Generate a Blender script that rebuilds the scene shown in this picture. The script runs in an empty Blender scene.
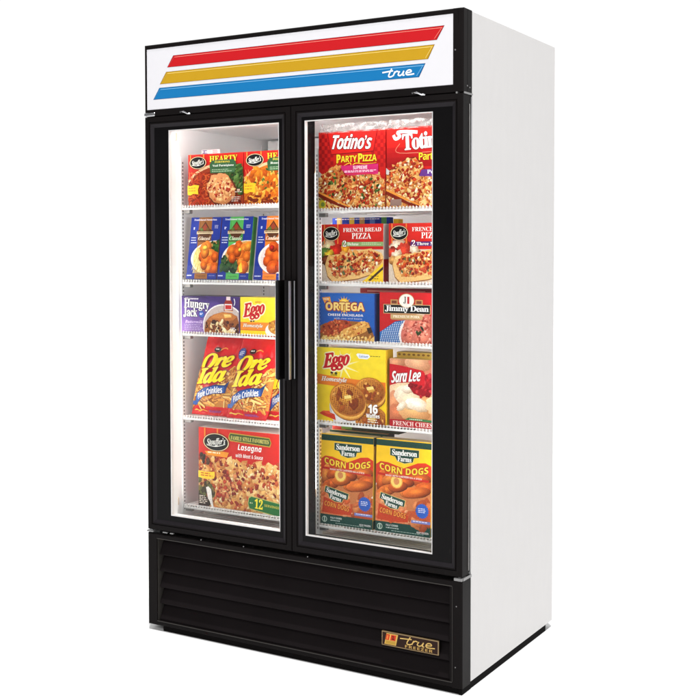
import bpy, bmesh, math, random
from mathutils import Vector, Matrix, noise
R = math.radians
C = bpy.context.scene.collection
SC = bpy.context.scene

# ------------------------------------------------------------------ camera, world, lamps, exposure
cam_d = bpy.data.cameras.new('camera'); cam = bpy.data.objects.new('camera', cam_d); C.objects.link(cam)
cam.location = (2.61641, -2.91155, 1.26393)
YAW, PIT = -0.51808, 0.034856
fwd = Vector((math.sin(YAW)*math.cos(PIT), math.cos(YAW)*math.cos(PIT), -math.sin(PIT)))
cam.rotation_euler = fwd.to_track_quat('-Z', 'Y').to_euler()
cam_d.sensor_width = 36; cam_d.lens = 1124.864/700*36
cam_d.shift_x = -40.175/700; cam_d.shift_y = -55.247/700
cam_d.clip_end = 500; cam_d.clip_start = 0.05
SC.camera = cam

w = bpy.data.worlds.new('World'); SC.world = w; w.use_nodes = True
nt = w.node_tree; bg = nt.nodes['Background']
# a white studio: bright behind the appliance and above, dimmer on the photographer's side
tc = nt.nodes.new('ShaderNodeTexCoord'); sx = nt.nodes.new('ShaderNodeSeparateXYZ')
nt.links.new(tc.outputs['Generated'], sx.inputs[0])
mr = nt.nodes.new('ShaderNodeMapRange'); mr.inputs['From Min'].default_value = -0.25; mr.inputs['From Max'].default_value = 0.25
mr.inputs['To Min'].default_value = 0.20; mr.inputs['To Max'].default_value = 1.03; mr.interpolation_type = 'SMOOTHSTEP'
nt.links.new(sx.outputs['Y'], mr.inputs['Value']); nt.links.new(mr.outputs['Result'], bg.inputs['Strength'])
bg.inputs['Color'].default_value = (1, 1, 1, 1)

def area(name, loc, target, size, power, col=(1, 1, 1), sy=None):
    d = bpy.data.lights.new(name, 'AREA'); d.energy = power; d.size = size; d.color = col
    if sy: d.shape = 'RECTANGLE'; d.size_y = sy
    o = bpy.data.objects.new(name, d); C.objects.link(o); o.location = loc
    o.rotation_euler = (Vector(target)-Vector(loc)).to_track_quat('-Z', 'Y').to_euler()
    return o
area('softbox_right', (5.2, -1.6, 2.6), (0.8, 0.2, 1.0), 2.4, 34, (1, .985, .97), 3.0)
area('softbox_front', (0.9, -4.6, 3.6), (0.6, 0.1, 1.0), 2.2, 92, (1, .99, .98), 1.6)
sd = bpy.data.lights.new('overhead_lamp', 'SUN'); sd.energy = 2.5; sd.angle = R(3); sun = bpy.data.objects.new('overhead_lamp', sd)
C.objects.link(sun); sun.rotation_euler = Vector((-.11, .13, -1)).to_track_quat('-Z', 'Y').to_euler()

SC.view_settings.view_transform = 'Standard'; SC.view_settings.look = 'None'
SC.view_settings.exposure = 0; SC.view_settings.gamma = 1
SC.cycles.max_bounces = 10; SC.cycles.transparent_max_bounces = 24; SC.cycles.diffuse_bounces = 5
try: SC.cycles.use_denoising = True
except Exception: pass

# ------------------------------------------------------------------ materials
def lin(c):
    f = lambda v: (v/255/12.92) if v/255 <= .04045 else ((v/255+.055)/1.055)**2.4
    return (f(c[0]), f(c[1]), f(c[2]), 1)
def mat(name, col, rough=.5, metal=0, spec=.5, emit=None, es=0, noise_amt=0, nscale=20, bump=0, bscale=200, stretch=None, coat=0):
    m = bpy.data.materials.new(name); m.use_nodes = True; n = m.node_tree; p = n.nodes['Principled BSDF']
    p.inputs['Base Color'].default_value = lin(col); p.inputs['Roughness'].default_value = rough
    p.inputs['Metallic'].default_value = metal; p.inputs['Specular IOR Level'].default_value = spec
    p.inputs['Coat Weight'].default_value = coat
    if emit: p.inputs['Emission Color'].default_value = lin(emit); p.inputs['Emission Strength'].default_value = es
    if noise_amt or bump:
        t = n.nodes.new('ShaderNodeTexCoord'); mp = n.nodes.new('ShaderNodeMapping')
        n.links.new(t.outputs['Object'], mp.inputs['Vector'])
        if stretch: mp.inputs['Scale'].default_value = stretch
        if noise_amt:
            nz = n.nodes.new('ShaderNodeTexNoise'); nz.inputs['Scale'].default_value = nscale; nz.inputs['Detail'].default_value = 6
            n.links.new(mp.outputs[0], nz.inputs['Vector'])
            mx = n.nodes.new('ShaderNodeMix'); mx.data_type = 'RGBA'; mx.blend_type = 'MULTIPLY'; mx.inputs[0].default_value = 1
            mr = n.nodes.new('ShaderNodeMapRange'); mr.inputs['From Min'].default_value = .3; mr.inputs['From Max'].default_value = .7
            mr.inputs['To Min'].default_value = 1-noise_amt; mr.inputs['To Max'].default_value = 1+noise_amt*.3
            n.links.new(nz.outputs['Fac'], mr.inputs['Value'])
            mx.inputs[6].default_value = lin(col); n.links.new(mr.outputs[0], mx.inputs[7]); n.links.new(mx.outputs[2], p.inputs['Base Color'])
            r2 = n.nodes.new('ShaderNodeMapRange'); r2.inputs['To Min'].default_value = max(0, rough-.08); r2.inputs['To Max'].default_value = min(1, rough+.1)
            n.links.new(nz.outputs['Fac'], r2.inputs['Value']); n.links.new(r2.outputs[0], p.inputs['Roughness'])
        if bump:
            nb = n.nodes.new('ShaderNodeTexNoise'); nb.inputs['Scale'].default_value = bscale; n.links.new(mp.outputs[0], nb.inputs['Vector'])
            bp = n.nodes.new('ShaderNodeBump'); bp.inputs['Strength'].default_value = bump; bp.inputs['Distance'].default_value = .001
            n.links.new(nb.outputs['Fac'], bp.inputs['Height']); n.links.new(bp.outputs[0], p.inputs['Normal'])
    return m
M = {}
M['floor'] = mat('white_floor', (244, 244, 244), .9, spec=.1, noise_amt=.01, nscale=3)
M['black'] = mat('black_enamel', (22, 19, 19), .4, spec=.05, noise_amt=.12, nscale=9, bump=.05, bscale=500)
M['black_gloss'] = mat('black_gloss', (16, 15, 16), .2, spec=.07, noise_amt=.05, nscale=8)
M['bevel'] = mat('charcoal_bevel', (34, 31, 34), .4, spec=.1, noise_amt=.1, nscale=14, stretch=(4, 4, .4))
M['rubber'] = mat('black_rubber', (18, 16, 16), .7, spec=.03, noise_amt=.2)
M['groove'] = mat('groove_black', (8, 7, 8), .7, spec=.1, noise_amt=.1)
M['gasket'] = mat('grey_gasket', (150, 148, 146), .55, noise_amt=.2, nscale=40)
M['louver'] = mat('brown_black_louver', (27, 23, 24), .5, spec=.04, noise_amt=.12, nscale=10, bump=.08, bscale=900)
M['recess'] = mat('dark_grey_reveal', (58, 55, 52), .5, spec=.3, noise_amt=.15)
M['white'] = mat('white_vinyl_steel', (210, 208, 207), .5, spec=.3, noise_amt=.02, nscale=7, stretch=(1, 5, 1.6), bump=.5, bscale=150)
M['liner'] = mat('white_liner', (240, 241, 243), .4, noise_amt=.05, nscale=6)
M['wire'] = mat('white_coated_wire', (238, 238, 238), .35, noise_amt=.04)
M['clip'] = mat('grey_steel_clip', (140, 139, 139), .35, metal=.6, noise_amt=.15)
M['slot'] = mat('pilaster_slot', (120, 118, 118), .6, noise_amt=.1)
M['chrome'] = mat('chrome', (225, 225, 228), .18, metal=1, noise_amt=.05)
M['satin'] = mat('satin_aluminium', (190, 190, 196), .28, metal=1, noise_amt=.1, nscale=30, stretch=(6, 6, .3))
M['spacer'] = mat('aluminium_spacer', (232, 230, 230), .4, noise_amt=.05, nscale=30)
M['sign'] = mat('sign_acrylic', (226, 225, 229), .3, spec=.3, noise_amt=.008, nscale=4)
M['lamp'] = mat('fluorescent_tube', (255, 250, 240), .5, emit=(255, 252, 247), es=21)
M['lamp_dim'] = mat('dimmed_fluorescent_tube', (255, 250, 240), .5, emit=(255, 248, 238), es=6)  # same kind of tube, emission turned down so the left bay doesn't overexpose
M['socket'] = mat('cream_socket', (214, 196, 170), .5, noise_amt=.1)
M['deck'] = mat('pale_deck', (206, 204, 200), .42, noise_amt=.12, nscale=8)

def glass_mat(name, tint, fac_scale, rough=0.0):
    m = bpy.data.materials.new(name); m.use_nodes = True; n = m.node_tree; n.nodes.clear()
    o = n.nodes.new('ShaderNodeOutputMaterial'); mx = n.nodes.new('ShaderNodeMixShader'); t = n.nodes.new('ShaderNodeBsdfTransparent'); g = n.nodes.new('ShaderNodeBsdfGlossy')
    f = n.nodes.new('ShaderNodeFresnel'); f.inputs['IOR'].default_value = 1.45; k = n.nodes.new('ShaderNodeMath'); k.operation = 'MULTIPLY'; k.inputs[1].default_value = fac_scale
    t.inputs['Color'].default_value = tint; g.inputs['Roughness'].default_value = rough
    n.links.new(f.outputs[0], k.inputs[0]); n.links.new(k.outputs[0], mx.inputs[0]); n.links.new(t.outputs[0], mx.inputs[1]); n.links.new(g.outputs[0], mx.inputs[2]); n.links.new(mx.outputs[0], o.inputs[0])
    return m, n, mx, t
M['glass'] = glass_mat('door_glass', (.985, .99, .985, 1), .2)[0]
def film_mat():
    m = bpy.data.materials.new('clear_wrinkled_film'); m.use_nodes = True; n = m.node_tree; p = n.nodes['Principled BSDF']
    p.inputs['Base Color'].default_value = lin((214, 212, 212)); p.inputs['Roughness'].default_value = .32
    nz = n.nodes.new('ShaderNodeTexNoise'); nz.inputs['Scale'].default_value = 55; tcn = n.nodes.new('ShaderNodeTexCoord'); n.links.new(tcn.outputs['Object'], nz.inputs['Vector'])
    r = n.nodes.new('ShaderNodeMapRange'); r.inputs['From Min'].default_value = .42; r.inputs['From Max'].default_value = .62; r.inputs['To Min'].default_value = .07; r.inputs['To Max'].default_value = .38
    n.links.new(nz.outputs['Fac'], r.inputs['Value']); n.links.new(r.outputs[0], p.inputs['Alpha'])
    b = n.nodes.new('ShaderNodeBump'); b.inputs['Strength'].default_value = .5; b.inputs['Distance'].default_value = .003; n.links.new(nz.outputs['Fac'], b.inputs['Height']); n.links.new(b.outputs[0], p.inputs['Normal'])
    return m
M['film'] = film_mat()
def print_mat(name, rough, amt, scale, spec=.4, bump=0):
    """printed card or film: the ink colour is the face colour, broken up by fine halftone-like grain"""
    m = bpy.data.materials.new(name); m.use_nodes = True; n = m.node_tree; p = n.nodes['Principled BSDF']
    a = n.nodes.new('ShaderNodeAttribute'); a.attribute_name = 'ink'
    t = n.nodes.new('ShaderNodeTexCoord'); nz = n.nodes.new('ShaderNodeTexNoise'); nz.inputs['Scale'].default_value = scale; nz.inputs['Detail'].default_value = 4
    n.links.new(t.outputs['Object'], nz.inputs['Vector'])
    mr = n.nodes.new('ShaderNodeMapRange'); mr.inputs['From Min'].default_value = .3; mr.inputs['From Max'].default_value = .7; mr.inputs['To Min'].default_value = 1-amt; mr.inputs['To Max'].default_value = 1+amt
    mx = n.nodes.new('ShaderNodeMix'); mx.data_type = 'RGBA'; mx.blend_type = 'MULTIPLY'; mx.inputs[0].default_value = 1
    n.links.new(nz.outputs['Fac'], mr.inputs['Value']); n.links.new(a.outputs['Color'], mx.inputs[6]); n.links.new(mr.outputs[0], mx.inputs[7]); n.links.new(mx.outputs[2], p.inputs['Base Color'])
    p.inputs['Roughness'].default_value = rough; p.inputs['Specular IOR Level'].default_value = spec
    if bump:
        nb = n.nodes.new('ShaderNodeTexNoise'); nb.inputs['Scale'].default_value = 28; nb.inputs['Detail'].default_value = 3; nb.inputs['Distortion'].default_value = .6
        n.links.new(t.outputs['Object'], nb.inputs['Vector'])
        b = n.nodes.new('ShaderNodeBump'); b.inputs['Strength'].default_value = bump; b.inputs['Distance'].default_value = .006; n.links.new(nb.outputs['Fac'], b.inputs['Height']); n.links.new(b.outputs[0], p.inputs['Normal'])
    return m
M['card'] = print_mat('printed_card', .42, .05, 60, .16)
M['photo'] = print_mat('printed_food_photo', .42, .17, 260, .16)
M['bag'] = print_mat('printed_plastic_film', .25, .06, 60, .4, .5)
M['bagphoto'] = print_mat('printed_food_photo_on_film', .25, .15, 260, .4, .5)

M['signprint'] = print_mat('sign_print', .4, .012, 20, .08)

# ------------------------------------------------------------------ mesh helpers
def link(o, parent=None):
    C.objects.link(o)
    if parent is not None: o.parent = parent
    return o
def tag(o, label=None, cat=None, group=None, kind=None):
    for k, v in (('label', label), ('category', cat), ('group', group), ('kind', kind)):
        if v: o[k] = v
    return o
def thing(name, loc, label, cat, group=None, rot=(0, 0, 0)):
    o = bpy.data.objects.new(name, None); o.empty_display_size = .05; o.location = loc; o.rotation_euler = rot
    C.objects.link(o); return tag(o, label, cat, group)
class MB:
    def __init__(s): s.v = []; s.f = []; s.m = []; s.c = []
    def face(s, pts, m=0, col=None):
        i = len(s.v); s.v += [tuple(p) for p in pts]; s.f.append(tuple(range(i, i+len(pts)))); s.m.append(m); s.c.append(col)
    def add(s, vs, fs, m=0, col=None):
        i = len(s.v); s.v += [tuple(p) for p in vs]
        for f in fs: s.f.append(tuple(i+k for k in f)); s.m.append(m); s.c.append(col)
    def box(s, x0, x1, y0, y1, z0, z1, b=0, m=0, col=None, seg=1, xf=None):
        bm = bmesh.new(); bmesh.ops.create_cube(bm, size=1)
        for v in bm.verts: v.co = Vector(((x0+x1)/2+v.co.x*(x1-x0), (y0+y1)/2+v.co.y*(y1-y0), (z0+z1)/2+v.co.z*(z1-z0)))
        if b: bmesh.ops.bevel(bm, geom=bm.edges[:], offset=b, segments=seg, affect='EDGES', profile=.6)
        if xf: bm.transform(xf)
        bm.verts.index_update(); s.add([v.co[:] for v in bm.verts], [[v.index for v in f.verts] for f in bm.faces], m, col); bm.free()
        return s
    def tube(s, pts, r, n=8, m=0, col=None, caps=True):
        pts = [Vector(p) for p in pts]; rings = []
        for i, p in enumerate(pts):
            d = (pts[min(i+1, len(pts)-1)]-pts[max(i-1, 0)]).normalized()
            a = Vector((0, 0, 1)) if abs(d.z) < .9 else Vector((1, 0, 0))
            e1 = d.cross(a).normalized(); e2 = d.cross(e1)
            rings.append([p+(e1*math.cos(2*math.pi*k/n)+e2*math.sin(2*math.pi*k/n))*r for k in range(n)])
        vs = [v for r_ in rings for v in r_]; fs = []
        for i in range(len(rings)-1):
            for k in range(n): fs.append((i*n+k, i*n+(k+1) % n, (i+1)*n+(k+1) % n, (i+1)*n+k))
        if caps: fs.append(tuple(range(n))[::-1]); fs.append(tuple((len(rings)-1)*n+k for k in range(n)))
        s.add(vs, fs, m, col); return s
    def extrude_x(s, prof, x0, x1, m=0, col=None):
        n = len(prof); vs = [(x0, y, z) for y, z in prof]+[(x1, y, z) for y, z in prof]
        fs = [(i, (i+1) % n, n+(i+1) % n, n+i) for i in range(n)]+[tuple(range(n))[::-1], tuple(range(n, 2*n))]
        s.add(vs, fs, m, col); return s
    def extrude_z(s, prof, z0, z1, m=0, col=None):
        n = len(prof); vs = [(x, y, z0) for x, y in prof]+[(x, y, z1) for x, y in prof]
        fs = [(i, (i+1) % n, n+(i+1) % n, n+i) for i in range(n)]+[tuple(range(n))[::-1], tuple(range(n, 2*n))]
        s.add(vs, fs, m, col); return s
    def ring(s, x0, x1, z0, z1, prof, m=0):
        """mitred picture-frame sweep: prof = [(inset, y), ...] closed loop"""
        n = len(prof); vs = []
        for cx, cz, sxn, szn in ((x0, z0, 1, 1), (x1, z0, -1, 1), (x1, z1, -1, -1), (x0, z1, 1, -1)):
            for ins, y in prof:
                a, c = (ins if isinstance(ins, tuple) else (ins, ins)) if True else 0
                vs.append((cx+sxn*a, y, cz+szn*c))
        fs = []
        for k in range(4):
            for i in range(n): fs.append((k*n+i, k*n+(i+1) % n, ((k+1) % 4)*n+(i+1) % n, ((k+1) % 4)*n+i))
        s.add(vs, fs, m); return s
    def build(s, name, mats, parent=None, origin=(0, 0, 0), smooth=False):
        me = bpy.data.meshes.new(name); ox, oy, oz = origin
        me.from_pydata([(x-ox, y-oy, z-oz) for x, y, z in s.v], [], s.f)
        mats = mats if isinstance(mats, (list, tuple)) else [mats]
        for m in mats: me.materials.append(m)
        me.polygons.foreach_set('material_index', s.m)
        if any(c is not None for c in s.c):
            at = me.color_attributes.new('ink', 'FLOAT_COLOR', 'CORNER'); buf = []
            for f, c in zip(s.f, s.c):
                if isinstance(c, list):
                    for q in c: buf += lin(q)
                else: buf += list(lin(c or (200, 200, 200)))*len(f)
            at.data.foreach_set('color', buf)
        if not any(c is not None for c in s.c):
            bm = bmesh.new(); bm.from_mesh(me); bmesh.ops.recalc_face_normals(bm, faces=bm.faces); bm.to_mesh(me); bm.free()
        if smooth: me.polygons.foreach_set('use_smooth', [True]*len(me.polygons))
        me.update(); o = bpy.data.objects.new(name, me)
        return link(o, parent)

# ------------------------------------------------------------------ lettering
STY = {'serif': (0x1D400, 0x1D41A, 0x1D7CE), 'serifi': (0x1D468, 0x1D482, 0x1D7CE), 'sans': (0x1D5D4, 0x1D5EE, 0x1D7EC), 'sansi': (0x1D63C, 0x1D656, 0x1D7EC), 'plain': None}
def styled(s, st):
    if STY[st] is None: return s
    A, a, d = STY[st]; out = ''
    for ch in s:
        if 'A' <= ch <= 'Z': out += chr(A+ord(ch)-65)
        elif 'a' <= ch <= 'z': out += chr(a+ord(ch)-97)
        elif '0' <= ch <= '9': out += chr(d+ord(ch)-48)
        else: out += ch
    return out
_tc = {}
def glyphs(s, st, off=0.0, sp=1.0):
    key = (s, st, off, sp)
    if key in _tc: return _tc[key]
    cu = bpy.data.curves.new('lettering', 'FONT'); cu.body = styled(s, st); cu.resolution_u = 3; cu.offset = off; cu.space_character = sp
    o = bpy.data.objects.new('lettering', cu); C.objects.link(o)
    me = o.to_mesh()
    vs = [(v.co.x, v.co.y) for v in me.vertices]; fs = [tuple(p.vertices) for p in me.polygons]
    o.to_mesh_clear(); bpy.data.objects.remove(o); bpy.data.curves.remove(cu)
    _tc[key] = (vs, fs); return _tc[key]
def clip(poly, x0, x1, z0, z1):
    for ax, lim, sg in ((0, x0, 1), (0, x1, -1), (1, z0, 1), (1, z1, -1)):
        out = []
        for i in range(len(poly)):
            a, b = poly[i-1], poly[i]; da, db = (a[ax]-lim)*sg, (b[ax]-lim)*sg
            if (da >= 0) != (db >= 0):
                t = da/(da-db); out.append((a[0]+(b[0]-a[0])*t, a[1]+(b[1]-a[1])*t))
            if db >= 0: out.append(b)
        poly = out
        if len(poly) < 3: return []
    return poly
def inpoly(x, z, P):
    c = False
    for i in range(len(P)):
        (x1, z1), (x2, z2) = P[i-1], P[i]
        if (z1 > z) != (z2 > z) and x < (x2-x1)*(z-z1)/(z2-z1)+x1: c = not c
    return c
def catmull(pts, k=6):
    out = []; n = len(pts)
    for i in range(n-1):
        p0, p1, p2, p3 = pts[max(i-1, 0)], pts[i], pts[i+1], pts[min(i+2, n-1)]
        for j in range(k):
            t = j/k
            out.append(tuple(.5*(2*p1[a]+(p2[a]-p0[a])*t+(2*p0[a]-5*p1[a]+4*p2[a]-p3[a])*t*t+(3*p1[a]-p0[a]-3*p2[a]+p3[a])*t**3) for a in (0, 1)))
    out.append(pts[-1]); return out

class Art:
    """flat printing on the face of a package, in fractions of its width and height (v up); every mark lies a hair above the one before"""
    def __init__(s, W, H, seed=1, surf=None, step=1.1e-5, mats=None, full=None):
        s.W, s.H = W, H; s.full = full or W; s.k = 0.; s.inc = 1.; s.parts = {}; s.cur = 'front_print'; s.rg = random.Random(seed); s.surf = surf; s.step = step; s.mat = 0; s.mats = mats or [M['card'], M['photo']]
        s.cell = None; s.lim = (0, s.full, 0, H); s.pg = None
    def part(s, n): s.cur = n; return s
    def photo(s, on=True): s.mat = 1 if on else 0; return s
    def emit(s, poly, col, dy=0):
        P = clip(poly, *s.lim)
        if len(P) < 3: return
        mb = s.parts.setdefault(s.cur, MB()); y = -(1.5e-4+s.k*s.step)-dy
        if not s.surf: mb.face([(x-s.full/2, y, z) for x, z in P], s.mat, col); return
        c = s.cell; xs = [p[0] for p in P]; zs = [p[1] for p in P]
        for i in range(int(math.floor(min(xs)/c)), int(math.floor(max(xs)/c))+1):
            for j in range(int(math.floor(min(zs)/c)), int(math.floor(max(zs)/c))+1):
                Q = clip(P, i*c, (i+1)*c, j*c, (j+1)*c)
                if len(Q) >= 3: mb.face([s.surf(x, z, y) for x, z in Q], s.mat, col)
    def poly(s, pts, col): s.k += s.inc; s.emit([(x*s.W, z*s.H) for x, z in pts], col)
    def rect(s, x0, x1, z0, z1, col): s.poly([(x0, z0), (x1, z0), (x1, z1), (x0, z1)], col)
    def band(s, x0, x1, z0, z1, c0, c1, n=10, vert=True):
        for i in range(n):
            t = (i+.5)/n; c = tuple(c0[k]+(c1[k]-c0[k])*t for k in range(3))
            if vert: s.rect(x0, x1, z0+(z1-z0)*i/n, z0+(z1-z0)*(i+1)/n, c)
            else: s.rect(x0+(x1-x0)*i/n, x0+(x1-x0)*(i+1)/n, z0, z1, c)
    def ell(s, cx, cz, rx, rz, col, n=28, rot=0, jit=0, a0=0, a1=360):
        """rx, rz as fractions of the WIDTH"""
        s.k += s.inc; P = []; ph = s.rg.random()*9
        for i in range(n if a1-a0 >= 360 else n+1):
            a = R(a0)+(R(a1-a0))*i/n; q = 1+jit*(s.rg.random()-.5)*2
            x, z = rx*s.W*math.cos(a)*q, rz*s.W*math.sin(a)*q; c, d = math.cos(R(rot)), math.sin(R(rot))
            P.append((cx*s.W+x*c-z*d, cz*s.H+x*d+z*c))
        s.emit(P, col)
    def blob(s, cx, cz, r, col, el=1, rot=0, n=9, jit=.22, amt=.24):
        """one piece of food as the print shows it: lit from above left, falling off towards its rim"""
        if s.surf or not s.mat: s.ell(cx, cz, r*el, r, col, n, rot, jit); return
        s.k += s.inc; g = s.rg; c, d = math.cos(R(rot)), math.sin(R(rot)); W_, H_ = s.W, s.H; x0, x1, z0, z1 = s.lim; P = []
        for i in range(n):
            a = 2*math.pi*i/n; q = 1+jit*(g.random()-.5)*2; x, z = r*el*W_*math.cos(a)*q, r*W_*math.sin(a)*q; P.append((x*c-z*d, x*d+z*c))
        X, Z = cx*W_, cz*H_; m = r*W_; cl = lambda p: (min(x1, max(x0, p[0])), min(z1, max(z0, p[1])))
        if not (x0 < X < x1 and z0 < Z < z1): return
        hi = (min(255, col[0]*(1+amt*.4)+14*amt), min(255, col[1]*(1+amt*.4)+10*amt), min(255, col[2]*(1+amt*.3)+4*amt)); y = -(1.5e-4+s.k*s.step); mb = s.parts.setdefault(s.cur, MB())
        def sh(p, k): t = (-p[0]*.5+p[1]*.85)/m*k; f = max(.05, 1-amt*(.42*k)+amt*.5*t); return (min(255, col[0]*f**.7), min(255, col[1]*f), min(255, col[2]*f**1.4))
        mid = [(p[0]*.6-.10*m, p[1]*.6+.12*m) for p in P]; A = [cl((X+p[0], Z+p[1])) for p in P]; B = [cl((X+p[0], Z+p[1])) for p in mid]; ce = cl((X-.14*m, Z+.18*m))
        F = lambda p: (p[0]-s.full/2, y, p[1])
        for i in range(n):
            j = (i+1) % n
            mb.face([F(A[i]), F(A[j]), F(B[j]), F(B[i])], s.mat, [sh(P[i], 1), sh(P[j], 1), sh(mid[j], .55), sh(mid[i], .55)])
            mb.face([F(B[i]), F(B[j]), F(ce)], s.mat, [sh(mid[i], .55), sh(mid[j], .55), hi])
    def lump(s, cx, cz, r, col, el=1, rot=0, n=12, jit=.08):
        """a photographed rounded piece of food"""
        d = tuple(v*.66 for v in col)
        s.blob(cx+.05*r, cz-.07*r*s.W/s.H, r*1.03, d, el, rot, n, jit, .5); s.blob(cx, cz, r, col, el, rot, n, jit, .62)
    def scatter(s, n, test, r0, r1, cols, el=(1, 1), rot=(0, 180), jit=.25, box=(0, 1, 0, 1), nn=7, lump=False):
        T = test if callable(test) else (lambda x, z: inpoly(x, z, test)); k = 0; g = s.rg; s.inc = .28
        while k < n:
            x, z = g.uniform(box[0], box[1]), g.uniform(box[2], box[3]); k += 1
            if not T(x, z): continue
            a = (g.uniform(r0, r1), g.choice(cols), g.uniform(*el), g.uniform(*rot))
            (s.lump if lump else s.blob)(x, z, a[0], a[1], a[2], a[3], nn, jit)
        s.inc = 1.
    def stroke(s, pts, wd, col, smooth=True, taper=False, wd1=None):
        """pts in fractions; wd in fraction of width"""
        s.k += s.inc; P = [(x*s.W, z*s.H) for x, z in pts]; P = catmull(P) if smooth and len(P) > 2 else P; n = len(P); L = []; Q = []
        for i, p in enumerate(P):
            a, b = P[max(i-1, 0)], P[min(i+1, n-1)]; dx, dz = b[0]-a[0], b[1]-a[1]; l = math.hypot(dx, dz) or 1
            h = wd*s.W/2*(1 if not taper else .35+.65*math.sin(math.pi*(i+.4)/(n-.2)))
            L.append((p[0]-dz/l*h, p[1]+dx/l*h)); Q.append((p[0]+dz/l*h, p[1]-dx/l*h))
        for i in range(n-1): s.emit([Q[i], Q[i+1], L[i+1], L[i]], col, i*1e-6)
        s.k += s.inc*max(1, int(n*1e-6/s.step)+1)
    def strokes(s, lines, box, wd, col, outline=None, taper=False):
        """lines drawn in their own box (x0,x1,z0,z1) of the face; points 0..1"""
        x0, x1, z0, z1 = box
        for c, e in ([(outline[0], outline[1])] if outline else [])+[(col, 0)]:
            for ln in lines: s.stroke([(x0+(x1-x0)*a, z0+(z1-z0)*b) for a, b in ln], wd+e, c, True, taper)
    def text(s, t, st, x0, x1, z0, z1, col, rot=0, shear=0, outline=None, bold=0, sp=1.0, warp=None):
        vs0, _ = glyphs(t, st, 0, sp)
        if not vs0: return
        ax0, ax1 = min(v[0] for v in vs0), max(v[0] for v in vs0); az0, az1 = min(v[1] for v in vs0), max(v[1] for v in vs0)
        sxx, szz = (x1-x0)*s.W/(ax1-ax0), (z1-z0)*s.H/(az1-az0); cx, cz = (x0+x1)/2*s.W, (z0+z1)/2*s.H
        # heavier weight and outlines: the same letters laid down again a little to each side
        ring_ = lambda q, n: [(q*math.cos(2*math.pi*i/n), q*math.sin(2*math.pi*i/n)) for i in range(n)]
        hh = abs(z1-z0)*s.H; passes = []
        if outline: passes += [(outline[0], d) for d in ring_(hh*(outline[1]*1.1+bold*.9), 8)]
        if bold: passes += [(col, d) for d in ring_(hh*bold*.9, 4)]
        passes.append((col, (0, 0))); vs, fs = vs0, glyphs(t, st, 0, sp)[1]; out = []
        for x, z in vs:
            x = (x-(ax0+ax1)/2)*sxx; z = (z-(az0+az1)/2)*szz; x += z*shear
            if warp: x, z = warp(x/s.W, z/s.H); x *= s.W; z *= s.H
            a, b = math.cos(R(rot)), math.sin(R(rot)); out.append((cx+x*a-z*b, cz+x*b+z*a))
        for c, (dx, dz) in passes:
            s.k += s.inc
            for f in fs: s.emit([(out[i][0]+dx, out[i][1]+dz) for i in f], c)
    def lines(s, x0, x1, z0, z1, n, col, th=.012, rg=None):
        """fine print too small to read"""
        for i in range(n):
            z = z1-(z1-z0)*(i+.5)/n; x = x0; e = x1-(x1-x0)*s.rg.uniform(0, .3)
            while x < e:
                l = s.rg.uniform(.015, .05); s.rect(x, min(e, x+l), z, z+th, col); x += l+.01
    def badge(s, cx, cz, rx, rz, word, w=.78):
        """black oval maker's badge: cream rim, white script across it"""
        s.part('logo').photo(False)
        s.ell(cx, cz, rx*1.12, rz*1.14, (120, 40, 20)); s.ell(cx, cz, rx*1.07, rz*1.08, (240, 215, 170)); s.ell(cx, cz, rx, rz, (18, 16, 18))
        h = rz*s.W/s.H
        s.text(word, 'serifi', cx-rx*w, cx+rx*w, cz-h*.5, cz+h*.5, (250, 250, 245), rot=7, shear=.12, bold=.004)
        s.stroke([(cx-rx*w, cz-h*.42), (cx, cz-h*.5), (cx+rx*w, cz-h*.15)], .008, (250, 250, 245), True, True)
    def finish(s, root, front_y, labels=None):
        for n, mb in s.parts.items():
            if n == 'front_print': continue
            o = mb.build(n, s.mats, root)
            if not s.surf: o.location = (0, front_y, 0)

def carton(name, loc, W, H, D, base, side, top, label, cat='food box', group=None, rot=(0, 0, 0), seed=1, sidecols=None, draw=None, art_w=None):
    """card package standing on its base; origin at the base centre"""
    a = Art(art_w or W, H, seed, full=W); draw(a)
    mb = MB(); b = .0012
    bm = bmesh.new(); bmesh.ops.create_cube(bm, size=1)
    for v in bm.verts: v.co = Vector((v.co.x*W, v.co.y*D, (v.co.z+.5)*H))
    bmesh.ops.bevel(bm, geom=bm.edges[:], offset=b, segments=2, affect='EDGES', profile=.5)
    bm.verts.index_update()
    for f in bm.faces:
        n = f.normal; c = base if n.y < -.7 else top if n.z > .7 else side if abs(n.x) > .5 else base
        mb.add([v.co[:] for v in f.verts], [tuple(range(len(f.verts)))], 0, c)
    bm.free()
    # glued flap edges on top and side
    dk = tuple(v*.72 for v in top); mb.add([(-W/2+.004, .0, H+.0002), (W/2-.004, .0, H+.0002), (W/2-.004, .0012, H+.0002), (-W/2+.004, .0012, H+.0002)], [(0, 1, 2, 3)], 0, dk)
    if sidecols:
        for (z0, z1, c) in sidecols:
            mb.add([(W/2+.0002, -D/2+b, z0*H+b), (W/2+.0002, D/2-b, z0*H+b), (W/2+.0002, D/2-b, z1*H-b), (W/2+.0002, -D/2+b, z1*H-b)], [(0, 1, 2, 3)], 0, c)
    fp = a.parts.pop('front_print', None)
    if fp:
        for f, m, c in zip(fp.f, fp.m, fp.c): mb.add([(fp.v[i][0], fp.v[i][1]-D/2, fp.v[i][2]) for i in f], [tuple(range(len(f)))], m, c)
    o = mb.build(name, [M['card'], M['photo']]); o.location = (loc[0], loc[1]+D/2, loc[2]); o.rotation_euler = rot
    tag(o, label, cat, group); a.finish(o, -D/2)
    return o

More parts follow.
